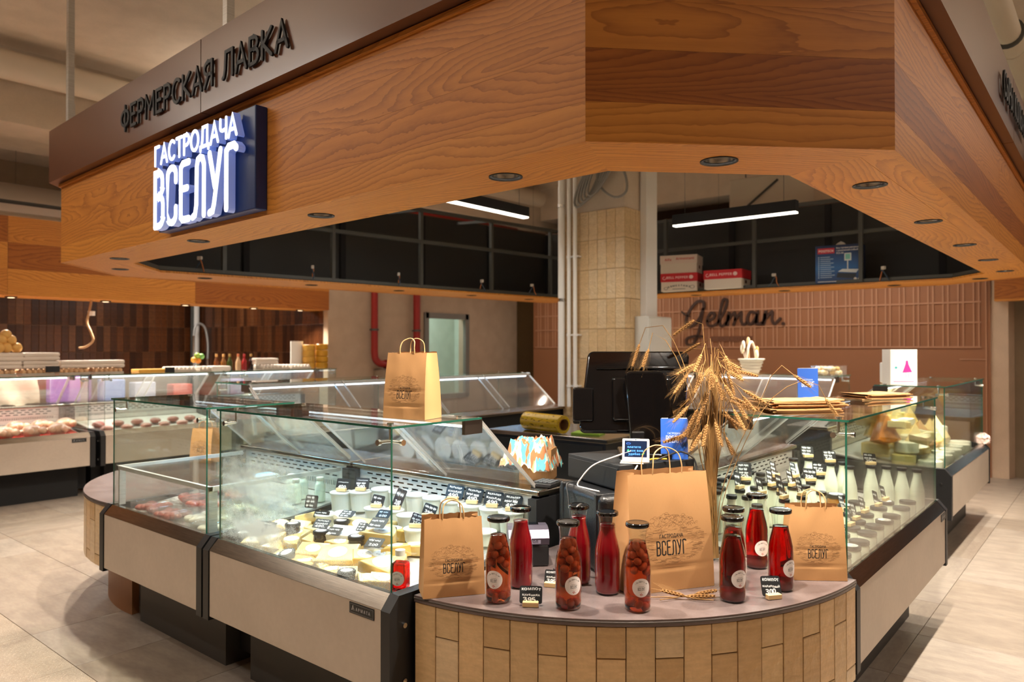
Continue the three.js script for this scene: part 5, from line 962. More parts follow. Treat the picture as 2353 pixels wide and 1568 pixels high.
  const tubs = [[-3.02, -2.3, 1], [-2.93, -2.35, 1], [-2.86, -2.43, 1], [-2.74, -2.44, 1], [-2.62, -2.44, 1], [-2.5, -2.44, 1], [-2.38, -2.44, 1], [-2.26, -2.43, 1], [-2.14, -2.44, 1], [-2.03, -2.44, 1], [-2.75, -2.29, 0], [-2.64, -2.31, 0], [-2.52, -2.29, 0], [-2.4, -2.3, 0], [-2.28, -2.29, 0], [-2.16, -2.3, 0], [-2.05, -2.29, 0], [-2.35, -2.18, 0], [-2.13, -2.17, 0], [-2.9, -2.12, 0]];
  tubs.forEach(([x, z, big], k) => {
    const l = k < 10 ? (ORD[k] + ' tall soft cheese tub from the left along the back row') : k < 17 ? (ORD[k - 10] + ' low soft cheese tub from the left in the middle row') : ['low tub behind the small kraft bag', 'low tub beside the end pane', 'low tub behind the chalk written card'][k - 17];
    const t = thing('cheese_tub', l, 'tub', [x, deckL(z) + 0.008, z], rr(0, 3)); part('tub', big ? tubB : tubS, TUB, t); part('lid', big ? lidB : lidS, TUBLID, t);
    if (k === 1) t.userData.label = 'second tall soft cheese tub, carrying a three line card';
    if (!k) t.userData.label = 'leftmost tall soft cheese tub, carrying a two line card';
  });
  const onTub = (z) => deckL(z) + 0.008 + 0.0985;
  priceTag(2, [-3.02, onTub(-2.3), -2.3], FACE - 0.3, 'chalk card with two lines on the leftmost tall tub', null, { w: 0.075, h: 0.056 });
  priceTag(3, [-2.93, onTub(-2.35), -2.35], FACE - 0.25, 'chalk card with three lines on the second tall tub', null, { w: 0.075, h: 0.056 });
  priceTag(13, [-2.74, deckL(-2.29) + 0.068, -2.29], FACE - 0.2, 'chalk card 600 on a low tub', null, { roll: -0.15 });
  priceTag(11, [-2.63, deckL(-2.31) + 0.068, -2.31], FACE - 0.2, 'long upright chalk card 200 on a low tub', null, { w: 0.05, h: 0.09, roll: -0.3 });
  priceTag(15, [-2.4, deckL(-2.3) + 0.068, -2.3], FACE - 0.1, 'chalk card 390 on a low tub left of the small bag', null, { roll: -0.3 });
  priceTag(14, [-2.35, deckL(-2.18) + 0.068, -2.18], FACE - 0.1, 'chalk card 150 on the low tub behind the small bag', null, { roll: -0.3 });
  [-2.38, -2.26, -2.14, -2.03].forEach((x, k) => priceTag([4, 5, 20, 21][k], [x, onTub(-2.44), -2.44], FACE - 0.3 + k * 0.05, 'blue grey chalk card on the back tubs, ' + ORD[k] + ' from the left behind the small bag', 'chalk cards behind the small bag', { w: 0.085, h: 0.062, roll: -0.12 }));
  // cards lying on the packs
  [[9, -2.97, -1.835, 0.075, -0.9, 'long black card reading on cheese in the mist', 0.11, 0.04], [10, -2.95, -2.07, 0.1, -0.25, 'black card before the standing wedge', 0.07, 0.06], [4, -2.69, -1.93, 0.09, -0.9, 'blue card lying on the jars', 0.08, 0.05], [8, -2.6, -1.93, 0.075, -1.0, 'dark card lying on the cheese behind the front slabs'], [10, -2.5, -2.0, 0.085, -0.9, 'small tilted dark card between the packs', 0.045, 0.045], [8, -2.4, -2.0, 0.115, -1.0, 'grey card on the big cheese wedge', 0.08, 0.055], [11, -2.3, -1.9, 0.085, -1.0, 'grey card lying behind the wrapped wedge', 0.075, 0.05], [10, -2.68, -2.06, 0.1, -1.1, 'card lying on the black lidded jar'], [13, -2.56, -2.17, 0.08, -1.0, 'white lettered card on the flat slab', 0.07, 0.05], [8, -2.9, -2.09, 0.055, -0.5, 'black card standing before the low tub', 0.085, 0.035]].forEach(([k, x, z, up, tilt, l, w, h]) => flatCard(k, [x, deckL(z) + up, z], FACE - 0.4, tilt, l, null, w, h));
}
{ // meat counter
  const MEAT = phys({ map: scaled(tex(128, 128, (u, v) => { const a = fbm(u * 7, v * 7) * 40; return [178 + a, 84 + a, 70 + a]; }), 0.15, 0.15), roughness: 0.35, clearcoat: 0.6 }), mg = new THREE.SphereGeometry(0.03, 10, 8);
  const tray = (x, z, l, mat, n, w = 0.1, d = 0.075) => {
    const t = thing('food_tray', l, 'food tray', [x, deckL(z) + 0.006, z], 0.12);
    part('tray', [B(-w, w, 0, 0.003, -d, d), B(-w, w, 0, 0.05, -d, -d + 0.002), B(-w, w, 0, 0.05, d - 0.002, d), B(-w, -w + 0.002, 0, 0.05, -d, d), B(w - 0.002, w, 0, 0.05, -d, d)], CLEARPLASTIC, t);
    part('clear_lid', [RB(-w - 0.004, w + 0.004, 0.05, 0.064, -d - 0.004, d + 0.004, 0.006, 2)], CLEARPLASTIC, t);
    for (let k = 0; k < n; k++) { const m = part(mat === MEAT ? 'meat_piece' : 'dumpling', mg, mat, t); m.position.set(rr(-w + 0.03, w - 0.03), rr(0.02, 0.03), rr(-d + 0.028, d - 0.028)); m.scale.set(rr(0.8, 1.2), rr(0.5, 0.7), rr(0.7, 1)); m.rotation.y = rr(0, 3); }
    return t;
  };
  tray(-4.02, -1.83, 'clear tray of red meat nearest the left end', MEAT, 20); tray(-3.98, -2.02, 'clear tray of red meat in the second row at the left', MEAT, 20); tray(-3.77, -1.99, 'clear tray of red meat beside the pale tray', MEAT, 20);
  tray(-3.77, -1.81, 'clear tray of red meat in the middle of the front row', MEAT, 20); tray(-4.0, -2.2, 'clear tray of red meat rearmost at the left', MEAT, 20); tray(-3.76, -2.17, 'clear tray of red meat rearmost in the middle', MEAT, 20);
  const PALE = phys({ color: 0xe8dcc8, roughness: 0.4, clearcoat: 0.4 });
  tray(-3.52, -1.86, 'broad tray of pale dumplings near the steel post', PALE, 14, 0.13, 0.09); tray(-3.36, -1.79, 'small clear tray of pale food at the steel post', PALE, 8, 0.07, 0.055); tray(-3.5, -2.05, 'clear tray of pale food behind the dumplings', PALE, 10);
  const WB = phys({ color: 0xe6e8da, roughness: 0.2, clearcoat: 0.4 });
  const bg = lathe([[0, 0.001], [0.026, 0.001], [0.028, 0.004], [0.028, 0.085], [0.02, 0.1], [0.016, 0.11]], 20), cg = lathe([[0, 0.128], [0.018, 0.128], [0.019, 0.126], [0.019, 0.11], [0, 0.11]], 16);
  [[-3.5, -2.33], [-3.42, -2.35], [-3.38, -2.28], [-3.28, -2.36]].forEach(([x, z], k) => { const t = thing('yogurt_bottle', 'small white capped yogurt bottle, ' + ORD[k] + ' from the left at the back', 'bottle', [x, deckL(z) + 0.005, z]); part('bottle', bg, WB, t); part('cap', cg, WHITEP, t); });
}

// ---------- goods in the milk counter
{
  const MILK = phys({ color: 0xe9ebd8, roughness: 0.12, clearcoat: 1, clearcoatRoughness: 0.05 });
  const tallG = lathe([[0, 0.001], [0.034, 0.001], [0.0375, 0.006], [0.0375, 0.1], [0.036, 0.125], [0.028, 0.165], [0.0205, 0.195], [0.019, 0.215], [0.02, 0.222]], 28), tallL = lathe([[0.018, 0.219], [0.023, 0.219], [0.0245, 0.222], [0.0245, 0.233], [0.023, 0.236], [0, 0.236]], 24);
  const midG = lathe([[0, 0.001], [0.028, 0.001], [0.031, 0.006], [0.031, 0.085], [0.029, 0.11], [0.022, 0.14], [0.0195, 0.16], [0.0195, 0.172]], 24), midL = lathe([[0.018, 0.17], [0.022, 0.17], [0.0235, 0.173], [0.0235, 0.184], [0.022, 0.187], [0, 0.187]], 22);
  const jarG = lathe([[0, 0.001], [0.036, 0.001], [0.039, 0.006], [0.039, 0.066], [0.034, 0.076]], 24), jarL = lathe([[0.034, 0.074], [0.0395, 0.075], [0.0395, 0.089], [0.037, 0.091], [0, 0.091]], 24), lidDisc = new THREE.CircleGeometry(0.028, 22).rotateX(-PI / 2).translate(0, 0.0914, 0);
  const HONEY = phys({ color: 0x9a6428, roughness: 0.15, clearcoat: 1 });
  const mk = (name, l, cat, [x, z], body, lid, grp, mat = MILK) => { const t = thing(name, l, cat, [x, deckR(x) + 0.003, z], rr(0, 6), grp); part(cat === 'jar' ? 'jar' : 'bottle', body, mat, t); part('lid', lid, BLACK, t); return t; };
  // tall bottles along the far end
  [[-1.368, -4.009], [-1.326, -4.12], [-1.209, -4.114], [-1.175, -4.215], [-1.12, -4.14], [-1.055, -4.3], [-0.995, -4.37], [-0.93, -4.42], [-0.866, -4.47]].forEach(([x, z], k) => mk('milk_bottle', 'large milk bottle with black lid, ' + ORD[k] + ' from the left at the far end', 'bottle', [x, z], tallG, tallL, 'large milk bottles'));
  const mids = [[-1.484, -3.361], [-1.47, -3.265], [-1.42, -3.2], [-1.405, -3.12], [-1.33, -3.11], [-1.45, -3.556], [-1.4, -3.44], [-1.34, -3.5], [-1.35, -3.25], [-1.325, -3.366], [-1.25, -3.255], [-1.28, -3.46], [-1.215, -3.4], [-1.22, -3.561], [-1.19, -3.65], [-1.277, -3.771], [-1.2, -3.764], [-1.215, -3.96], [-1.265, -3.89], [-1.34, -3.67], [-1.28, -3.16], [-1.48, -3.47], [-1.42, -3.68], [-1.4, -3.8], [-1.27, -3.62], [-1.16, -3.28], [-1.13, -3.42], [-1.1, -3.6], [-1.46, -3.04], [-1.2, -3.07], [-1.47, -3.66], [-1.38, -3.57]];
  const midOrd = leftToRight(mids);
  mids.forEach(([x, z], k) => mk('milk_bottle', 'medium milk bottle with black lid, ' + midOrd[k] + ' from the left in the crowd', 'bottle', [x, z], midG, midL, 'medium milk bottles'));
  // low jars near the glass
  const jars = [[-0.957, -3.791], [-0.947, -4.0], [-0.953, -4.17], [-0.87, -4.12], [-0.878, -4.3], [-0.938, -3.485], [-0.86, -3.19], [-0.856, -3.3], [-0.868, -3.47], [-0.874, -3.62], [-1.064, -3.87], [-0.94, -3.33], [-1.03, -3.72], [-0.95, -3.62], [-0.865, -3.76], [-0.866, -3.9], [-0.95, -3.1], [-1.05, -3.48], [-1.04, -3.3], [-1.05, -4.0], [-0.86, -3.05]];
  const jarOrd = leftToRight(jars);
  jars.forEach(([x, z], k) => { const t = mk('yogurt_jar', 'low yogurt jar with black lid, ' + jarOrd[k] + ' from the left near the glass', 'jar', [x, z], jarG, jarL, 'low yogurt jars'); if (k % 4 === 2) part('lid_label', lidDisc, STICKER, t); });
  const hb = mk('honey_jar', 'amber jar with a white topped black lid among the milk bottles', 'jar', [-1.14, -3.97], jarG, jarL, null, HONEY); part('lid_label', lidDisc, WHITEP, hb); hb.scale.setScalar(1.2);
  // cards on lids
  const onMid = (x) => deckR(x) + 0.003 + 0.188, onTall = (x) => deckR(x) + 0.003 + 0.237, onJar = (x) => deckR(x) + 0.003 + 0.0925;
  const cards = [[8, -1.35, -3.25, onMid, 1], [12, -1.4, -3.44, onMid, 0], [10, -1.28, -3.46, onMid, 1], [13, -1.25, -3.255, onMid, 1], [11, -1.215, -3.4, onMid, 1], [14, -1.22, -3.561, onMid, 1], [8, -1.45, -3.556, onMid, 0], [10, -1.34, -3.67, onMid, 1], [12, -1.277, -3.771, onMid, 1], [15, -1.2, -3.764, onMid, 0], [7, -1.209, -4.114, onTall, 0], [10, -1.326, -4.12, onTall, 0], [6, -1.055, -4.3, onTall, 0], [6, -1.215, -3.96, onMid, 0], [8, -1.16, -3.28, onMid, 1], [12, -1.13, -3.42, onMid, 1]];
  const cardOrd = leftToRight(cards, 1, 2);
  cards.forEach(([k, x, z, f, side], i) => priceTag(k + 16 * (i % 3), [x, f(x), z], side ? FACE + 0.75 : FACE + 0.1, i === 10 ? 'chalk card on the large milk bottle left of the glass corner' : i === 12 ? 'chalk card on the large milk bottle right of the glass corner' : 'chalk card in a wooden block on a milk bottle, ' + cardOrd[i] + ' from the left', 'chalk cards on the milk bottles', { roll: side ? -0.35 : -0.1, w: side ? 0.05 : 0.07, h: side ? 0.07 : 0.055 }));
  const low = [[10, -0.957, -3.791], [12, -0.95, -3.62], [8, -0.947, -4.0], [14, -1.03, -3.72], [13, -0.938, -3.485], [11, -1.05, -3.48], [8, -0.953, -4.17], [10, -0.94, -3.33]], lowOrd = leftToRight(low, 1, 2);
  low.forEach(([k, x, z], i) => priceTag(k + 16 * (i % 3), [x, onJar(x), z], FACE + 0.75, 'chalk card in a wooden block on a yogurt jar, ' + lowOrd[i] + ' from the left', 'chalk cards on the yogurt jars', { roll: -0.35, w: 0.05, h: 0.07 }));
  // butter blocks by the jars
  [[-1.06, -3.14], [-1.07, -4.08]].forEach(([x, z], k) => cheese('block', CHEESE[0], [x, z], deckR(x) + 0.002, 1.3, 0, (k ? 'pale butter pack beside the amber jar' : 'pale butter pack behind the right kraft bag'), null, true, 0.9));
}
{ // far right counter: a heap of large cheeses
  const X = (w) => -0.93 - w, dk = (w) => 0.6 + 0.13 * (w - 0.06);
  const BRIE = phys({ color: 0xe8e6d0, roughness: 0.45, clearcoat: 0.6 }), HERB = cheeseM(0xf0ecc4), BROWNR = phys({ color: 0xc08a50, roughness: 0.5, clearcoat: 0.4 }), GREYW = phys({ color: 0x8a8074, roughness: 0.5 });
  const wheel = lathe([[0, 0], [0.075, 0], [0.082, 0.008], [0.082, 0.072], [0.075, 0.08], [0, 0.081]], 24), drum = lathe([[0, 0], [0.085, 0], [0.09, 0.01], [0.09, 0.1], [0.084, 0.11], [0, 0.11]], 24), big = bevelled(sector(0.2, 48), 0.12, 0.01), bigUp = big.clone().translate(0, -0.06, 0).rotateX(PI / 2).rotateZ(-PI / 2).translate(0, 0.09, 0), brick = bevelled([[-0.09, -0.055], [0.09, -0.055], [0.09, 0.055], [-0.09, 0.055]], 0.1, 0.008);
  const put = (g, m, w, z, y, ry, rx, l) => { const o = solo('large_cheese', g, m, l, 'cheese', [X(w), dk(w) + y, z], ry, 'large cheeses in the far right counter'); o.rotation.order = 'YXZ'; o.rotation.x = rx; };
  const word = ['left', 'middle', 'right'];
  for (let k = 0; k < 8; k++) put(wheel, BRIE, 0.15 + (k % 2) * 0.02, -6.02 - k * 0.2, 0.0, 0, 0, 'film wrapped white cheese wheel in the front row, ' + ORD[k] + ' from the near end');
  for (let k = 0; k < 7; k++) put(wheel, k % 3 ? BRIE : HERB, 0.33, -6.05 - k * 0.21, 0.0, 0, 0, 'pale cheese wheel in the second row, ' + ORD[k] + ' from the near end');
  for (let k = 0; k < 6; k++) put(k % 2 ? drum : wheel, BRIE, 0.32, -6.1 - k * 0.22, 0.09, 0, 0, 'pale cheese wheel stacked on the second row, ' + ORD[k] + ' from the near end');
  for (let k = 0; k < 6; k++) put(brick, k % 2 ? HERB : CHEESE[1], 0.52, -6.1 - k * 0.24, 0.02, rr(-0.2, 0.2), 0, 'yellow cheese brick in the back row, ' + ORD[k] + ' from the near end');
  for (let k = 0; k < 6; k++) put(bigUp, [ORANGECHEESE, CHEESE[2], CHEESE[0], BROWNR, CHEESE[1], GREYW][k], 0.44 + (k % 2) * 0.1, -6.0 - k * 0.2, 0.15, FACE + rr(-0.35, 0.35), -0.2, ['orange', 'pale yellow', 'cream', 'brown rind', 'golden', 'grey rind'][k] + ' large cheese wedge on top of the heap');
  for (let k = 0; k < 5; k++) put(brick, [CHEESE[0], HERB, CHEESE[2], HERB, CHEESE[0]][k], 0.6, -6.15 - k * 0.27, 0.25 - (k % 2) * 0.06, 0.3 * k, -0.5 + 0.2 * k, 'cut cheese block leaning high on the heap, ' + ORD[k] + ' from the near end');
  for (let k = 0; k < 8; k++) put([CH.wedge, CH.block, CH.slab][k % 3], [CHEESE[0], CHEESE[2], HERB, BRIE][k % 4], 0.2 + (k % 3) * 0.16, -5.98 - (k % 4) * 0.1, 0.2 + (k % 3) * 0.07, k * 0.8, 0.2, 'small cut cheese near the end pane of the heap, ' + ORD[k] + ' from the front');
  for (let k = 0; k < 4; k++) put(bigUp, [CHEESE[1], BROWNR, CHEESE[3], CHEESE[0]][k], 0.27, -6.15 - k * 0.27, 0.1, FACE + rr(-0.5, 0.5), -0.5, 'cheese wedge lying in film on the front wheels, ' + ORD[k] + ' from the near end');
}

// ---------- the stall opposite, at the left
{
  const c = thing('stall_canopy', 'long timber canopy of the stall opposite', 'canopy', [0, 0, 0]);
  for (const [y0, y1, m] of [[2.02, 2.28, 1], [2.28, 2.54, 0], [2.54, 2.8, 2]]) for (let k = 0; k < 3; k++) part('fascia_plank', [B(-8.44, -8.42, y0, y1 - 0.001, -6.2 + k * 1.9 + 0.001, -6.2 + (k + 1) * 1.9 - 0.001, rr(0, 3), rr(0, 2))], WOOD[(m + k) % 3], c);
  part('soffit_board', [B(-8.9, -8.44, 2.02, 2.04, -6.2, -0.5)], SOFFIT[1], c);
  part('top_board', [B(-8.9, -8.44, 2.78, 2.8, -6.2, -0.5)], WOOD[1], c);
  for (const z of [-1.6, -2.5, -3.4, -4.3, -5.2, -5.9]) { const d = part('downlight', [cyl(0.055, 0.055, 0.012, -8.66, 2.01, z, 20)], BLACK, c); part('lamp', [cyl(0.03, 0.03, 0.004, -8.66, 2.0065, z, 16)], SPOTGLOW, d); const l = new THREE.SpotLight(WARM, DOWN * 0.8, 0, deg(60), 0.6, 2); l.position.set(-8.66, 2.0, z); l.target.position.set(-8.5, 0, z); l.castShadow = true; d.add(l, l.target); }  // unseen downlights, placed to light the goods on the glass tops
  for (const z of [-1.2, -3.4, -5.6]) part('hanger_rod', [rod(v3(-8.7, 2.8, z), v3(-8.7, 3.598, z), 0.01, 6)], FRAME, c);
  linearLamp(-10.6, 2.75, -2.2, 2.0, PI / 2, 'unseen linear lamp lighting the tiled wall of the stall opposite', WHITE, 90);  // two unseen lamps behind the fascia, placed to light the brown tiles
  linearLamp(-10.6, 2.75, -4.9, 1.6, PI / 2, 'unseen linear lamp lighting the tiled corner of the stall opposite', WHITE, 90);
  solo('hanging_cable', tube([[-8.62, 2.02, -3.24], [-8.63, 1.88, -3.22], [-8.66, 1.78, -3.21], [-8.62, 1.66, -3.24], [-8.6, 1.58, -3.25], [-8.67, 1.51, -3.2], [-8.73, 1.5, -3.16]], 0.013, 40, 8), std(0xb08a62, 0.6), 'curled pale cable hanging from the stall canopy', 'cable');
  solo('cable_tag', [B(-0.03, 0.03, 0, 0.05, -0.02, 0.02)], WHITEP, 'small white tag on the hanging cable', 'tag', [-8.62, 1.85, -3.24], 0.4);
  for (const [z, r, l] of [[-6.05, 0.025, 'dark thin wall pipe'], [-6.12, 0.05, 'pale wall pipe']]) solo('wall_pipe', [rod(v3(-11.95, 0, z), v3(-11.95, 3.2, z), r, 10)], r > 0.03 ? WHITEGLOSS : FRAME, l + ' in the brown tiled corner', 'pipe');
  const tp = thing('spray_tap', 'steel spring spray tap over the stall sink', 'tap', [-11.7, 0, -5.95]);
  part('riser', [rod(v3(0, 1, 0), v3(0, 1.7, 0), 0.018, 10)], CHROME, tp);
  part('spring_hose', tube([[0, 1.7, 0], [0.0, 1.86, -0.03], [0.0, 1.9, -0.1], [0, 1.85, -0.18], [0, 1.6, -0.24], [0, 1.3, -0.24]], 0.02, 40, 8), STEELSOFT, tp);
  part('spray_head', [cyl(0.03, 0.022, 0.12, 0, 1.2, -0.24, 12)], CHROME, tp);
  // egg packs and trays along the glass tops
  const FOAM = phys({ color: 0xe8dccf, roughness: 0.5 }), EGGW = std(0xf0e8de, 0.5), EGGB = std(0xd8ac80, 0.5), PULP = std(0xb8aea0, 0.9);
  const half = bevelled([[-0.06, -0.14], [0.06, -0.14], [0.06, 0.14], [-0.06, 0.14]], 0.04, 0.014), bump = new THREE.SphereGeometry(0.022, 8, 6);
  const pack = (z, y, l) => { const t = thing('egg_pack', l, 'egg pack', [-8.25, y, z], rr(-0.06, 0.06)); part('lid', half.clone().translate(0, 0.038, 0), FOAM, t); part('base', half, FOAM, t); for (const s of [-1, 1]) for (let k = 0; k < 5; k++) part('cup', bump, FOAM, t).position.set(s * 0.05, 0.02, -0.1 + k * 0.05); };
  const eg = new THREE.SphereGeometry(0.021, 10, 8).scale(1, 1.25, 1);
  const tray = (z, mat, l, n = 6) => { const t = thing('egg_tray', l, 'egg tray', [-8.25, 1.229, z]); part('tray', [RB(-0.13, 0.13, 0, 0.025, -n * 0.024, n * 0.024, 0.006, 1)], PULP, t); for (let i = 0; i < 5; i++) for (let j = 0; j < n; j++) part('egg', eg, mat, t).position.set(-0.1 + i * 0.05, 0.036, (j - (n - 1) / 2) * 0.047); };
  tray(-2.25, EGGB, 'egg tray with brown eggs under the leftmost foam packs'); tray(-2.58, EGGB, 'brown egg tray under the second foam pack'); tray(-2.9, EGGB, 'brown egg tray under the third foam pack'); tray(-3.23, EGGB, 'brown egg tray under the foam pack right of the hanging cable');
  tray(-4.02, EGGW, 'tray of white eggs left of the stall pipes'); tray(-4.3, EGGW, 'tray of white eggs in front of the stall pipes', 4);
  pack(-2.3, 1.295, 'lower leftmost foam egg pack'); pack(-2.32, 1.376, 'upper leftmost foam egg pack'); pack(-2.62, 1.295, 'foam egg pack, lower of the second stack'); pack(-2.63, 1.376, 'foam egg pack, upper of the second stack'); pack(-2.95, 1.295, 'single foam egg pack third from the left'); pack(-3.25, 1.295, 'single foam egg pack below the hanging cable');
  tray(-5.2, EGGW, 'tray of white eggs beside the sauce bottles', 8); tray(-5.56, EGGW, 'tray of white eggs before the yellow tins', 6); pack(-5.1, 1.295, 'foam egg pack on the white eggs beside the bottles');
  solo('food_box', [RB(-0.1, 0.1, 0, 0.04, -0.18, 0.18, 0.01)], std(0xdba23c, 0.6), 'low yellow food box between the egg trays', 'box', [-8.25, 1.229, -3.72]);
  solo('price_sign', [B(-0.01, 0.01, 0, 0.06, -0.05, 0.05)], BLACK, 'black price sign by the yellow food box', 'sign', [-8.06, 1.229, -3.83]);
  solo('price_sign', [B(-0.01, 0.01, 0, 0.06, -0.06, 0.06)], BLACK, 'black price sign before the second foam stack', 'sign', [-8.06, 1.262, -2.68]);
  const pears = thing('fruit_heap', 'heap of pale yellow fruit on top of the leftmost foam packs', 'fruit', [-8.25, 1.456, -2.36]);
  const fg = new THREE.SphereGeometry(0.05, 12, 10); for (const [x, y, z] of [[0, 0.045, -0.07], [0.02, 0.045, 0.02], [-0.03, 0.045, 0.1], [0.05, 0.045, 0.09], [0, 0.12, -0.02], [0.01, 0.12, 0.06], [0, 0.17, 0.02]]) part('fruit', fg, std(0xe2b060, 0.5), pears).position.set(x, y, z);
  const sauce = lathe([[0, 0], [0.03, 0], [0.032, 0.01], [0.032, 0.1], [0.02, 0.13], [0.012, 0.15], [0.012, 0.17]], 16), cap = lathe([[0.014, 0.165], [0.014, 0.2], [0, 0.2]], 12);
  [[-4.5, 0x6a3a1c, 0xd8a060], [-4.59, 0x8a5a2a, 0xd8a060], [-4.67, 0x3c4a1c, 0x9a7a3a], [-4.78, 0xd8b088, 0xc86a3a], [-4.86, 0xa01c20, 0xb02a28], [-4.95, 0x2a1410, 0xb08a4a]].forEach(([z, a, b], k) => { const t = thing('sauce_bottle', ['dark brown', 'amber', 'olive green', 'pale', 'red', 'blackish'][k] + ' sauce bottle on the opposite stall', 'bottle', [-8.3, 1.229, z]); part('bottle', sauce, phys({ color: a, roughness: 0.2, clearcoat: 0.6 }), t); part('cap', cap, std(b, 0.5), t); });
  solo('foam_tray', [RB(-0.12, 0.12, 0, 0.06, -0.12, 0.12, 0.02)], EGGW, 'open tray of white pieces beside the toy fruit', 'tray', [-8.22, 1.229, -4.46]);
  const toy = thing('fruit_ornament', 'small orange and green fruit ornament by the stall pipes', 'ornament', [-8.35, 1.3, -4.3]);
  for (const [y, z, c2] of [[0.05, 0, 0xe08a2c], [0.06, 0.05, 0xe8a43c], [0.11, 0.01, 0x9ac04c], [0.1, -0.04, 0x78b45c]]) part('fruit', new THREE.SphereGeometry(0.035, 10, 8), std(c2, 0.5), toy).position.set(0, y, z);
  part('stem', [rod(v3(0, -0.07, 0.01), v3(0, 0.05, 0.01), 0.006, 6)], std(0x6a8a4c, 0.6), toy);
  const tin = lathe([[0, 0], [0.075, 0], [0.08, 0.012], [0.08, 0.068], [0.075, 0.08], [0, 0.08]], 20);
  for (let k = 0; k < 4; k++) solo('yellow_tin', tin, std(0xc08a1c, 0.4), ['lowest', 'second', 'third', 'topmost'][k] + ' yellow tin of the tall stack at the grey wall', 'tin', [-8.25, 1.229 + k * 0.081, -5.96]);
  for (let k = 0; k < 4; k++) solo('yellow_tin', tin, std(0xc8983c, 0.4), ['lowest', 'second', 'third', 'topmost'][k] + ' yellow tin of the stack beside the white card', 'tin', [-8.32, 1.229 + k * 0.078, -5.8]);
  solo('white_card', [B(-0.005, 0.005, 0, 0.36, -0.1, 0.1)], WHITEP, 'tall white card behind the yellow tins', 'card', [-8.38, 1.229, -5.66], 0.1);
  // behind the stall counters
  const gc = grid(20, 14, (u, v) => [0.05 * Math.sin(u * 9 + v * 3) * v + 0.02, 0.34 * (1 - v) + 0.02 * noise(u * 4, v * 4), (u - 0.5) * 0.42 * (1 + 0.15 * v)]);
  solo('grey_cloth', gc, std(0xc4b4a2, 0.9, 0, { side: THREE.DoubleSide }), 'grey cloth hanging behind the nearest stall glass', 'cloth', [-9.0, 0.9, -2.62]);
  solo('purple_bag', [bevelled([[-0.04, -0.13], [0.04, -0.13], [0.04, 0.13], [-0.04, 0.13]], 0.3, 0.02)], std(0x8a5aa8, 0.7), 'purple bag behind the stall glass', 'bag', [-9.0, 0.897, -3.1]);
  const kit = [[-3.6, 0x5a6a9a, 0.24, 'blue box'], [-3.95, 0x8a8a9a, 0.2, 'grey appliance'], [-4.4, 0xa03a2c, 0.16, 'red bottle crate'], [-5.1, 0x7a6a8a, 0.2, 'violet package']];
  for (const [z, col, h, l] of kit) solo('stall_box', [RB(-0.09, 0.09, 0, h, -0.12, 0.12, 0.012)], std(col, 0.6), l + ' on the worktop of the stall opposite', 'box', [-9.0, 0.896, z]);
  // poultry and meat on the decks
  const SKIN = phys({ map: scaled(tex(128, 128, (u, v) => { const a = fbm(u * 6, v * 6) * 26; return [226 + a, 178 + a, 150 + a]; }), 0.2, 0.2), roughness: 0.35, clearcoat: 0.6 }), RED = std(0xc83020, 0.6), dk2 = (w) => 0.6 + 0.13 * (w - 0.06);
  const bird = merge([new THREE.SphereGeometry(0.085, 16, 12).scale(1, 0.75, 1.25), new THREE.SphereGeometry(0.036, 10, 8).scale(1, 1, 1.6).translate(0.055, 0.01, 0.1), new THREE.SphereGeometry(0.036, 10, 8).scale(1, 1, 1.6).translate(-0.055, 0.01, 0.1), new THREE.SphereGeometry(0.025, 8, 6).scale(1, 0.8, 1.8).translate(0.085, 0.0, -0.02), new THREE.SphereGeometry(0.025, 8, 6).scale(1, 0.8, 1.8).translate(-0.085, 0, -0.02)]);
  part('red_paper', [profile([[0.07, 0.607], [0.75, 0.695], [0.75, 0.693], [0.07, 0.605]], 0.06, 2.08)], RED, stallA);
  let n = 0;
  for (const [w, zs] of [[0.2, [-1.9, -2.1, -2.32, -2.55, -2.78]], [0.42, [-2.0, -2.24, -2.48, -2.7, -2.92]]]) for (const z of zs) solo('whole_chicken', bird, SKIN, 'plucked chicken on red paper, ' + ORD[n % 5] + (n++ < 5 ? ' in the front row' : ' in the rear row'), 'chicken', [-8.0 - w, dk2(w) + 0.07, z], 1.4 + rr(-0.3, 0.3), 'chickens in the stall opposite');
  const CUT = phys({ map: scaled(tex(128, 128, (u, v) => { const a = fbm(u * 7, v * 7) * 40; return [190 + a, 120 + a, 108 + a]; }), 0.15, 0.15), roughness: 0.3, clearcoat: 0.8 }), cut = new THREE.SphereGeometry(0.06, 10, 8).scale(1.1, 0.55, 1);
  for (let k = 0; k < 12; k++) { const w = 0.2 + (k % 2) * 0.22, z = -3.24 - Math.floor(k / 2) * 0.2; solo('meat_cut', cut, CUT, 'wrapped meat cut in the counter behind the island, ' + ORD[Math.floor(k / 2)] + (k % 2 ? ' in the rear row' : ' in the front row'), 'meat', [-8.0 - w, dk2(w) + 0.036, z], rr(0, 3), 'meat cuts in the stall opposite'); }
  for (let k = 0; k < 12; k++) { const w = 0.2 + (k % 2) * 0.22, z = -4.78 - Math.floor(k / 2) * 0.2; solo('sausage_pack', RB(-0.06, 0.06, 0, 0.04, -0.08, 0.08, 0.012), [CUT, std(0x8a3c30, 0.4), std(0xb8a48c, 0.5)][k % 3], 'packed sausage in the counter at the grey wall, ' + ORD[Math.floor(k / 2)] + (k % 2 ? ' in the rear row' : ' in the front row'), 'sausage', [-8.0 - w, dk2(w) + 0.003, z], rr(-0.3, 0.3), 'sausage packs in the stall opposite'); }
}
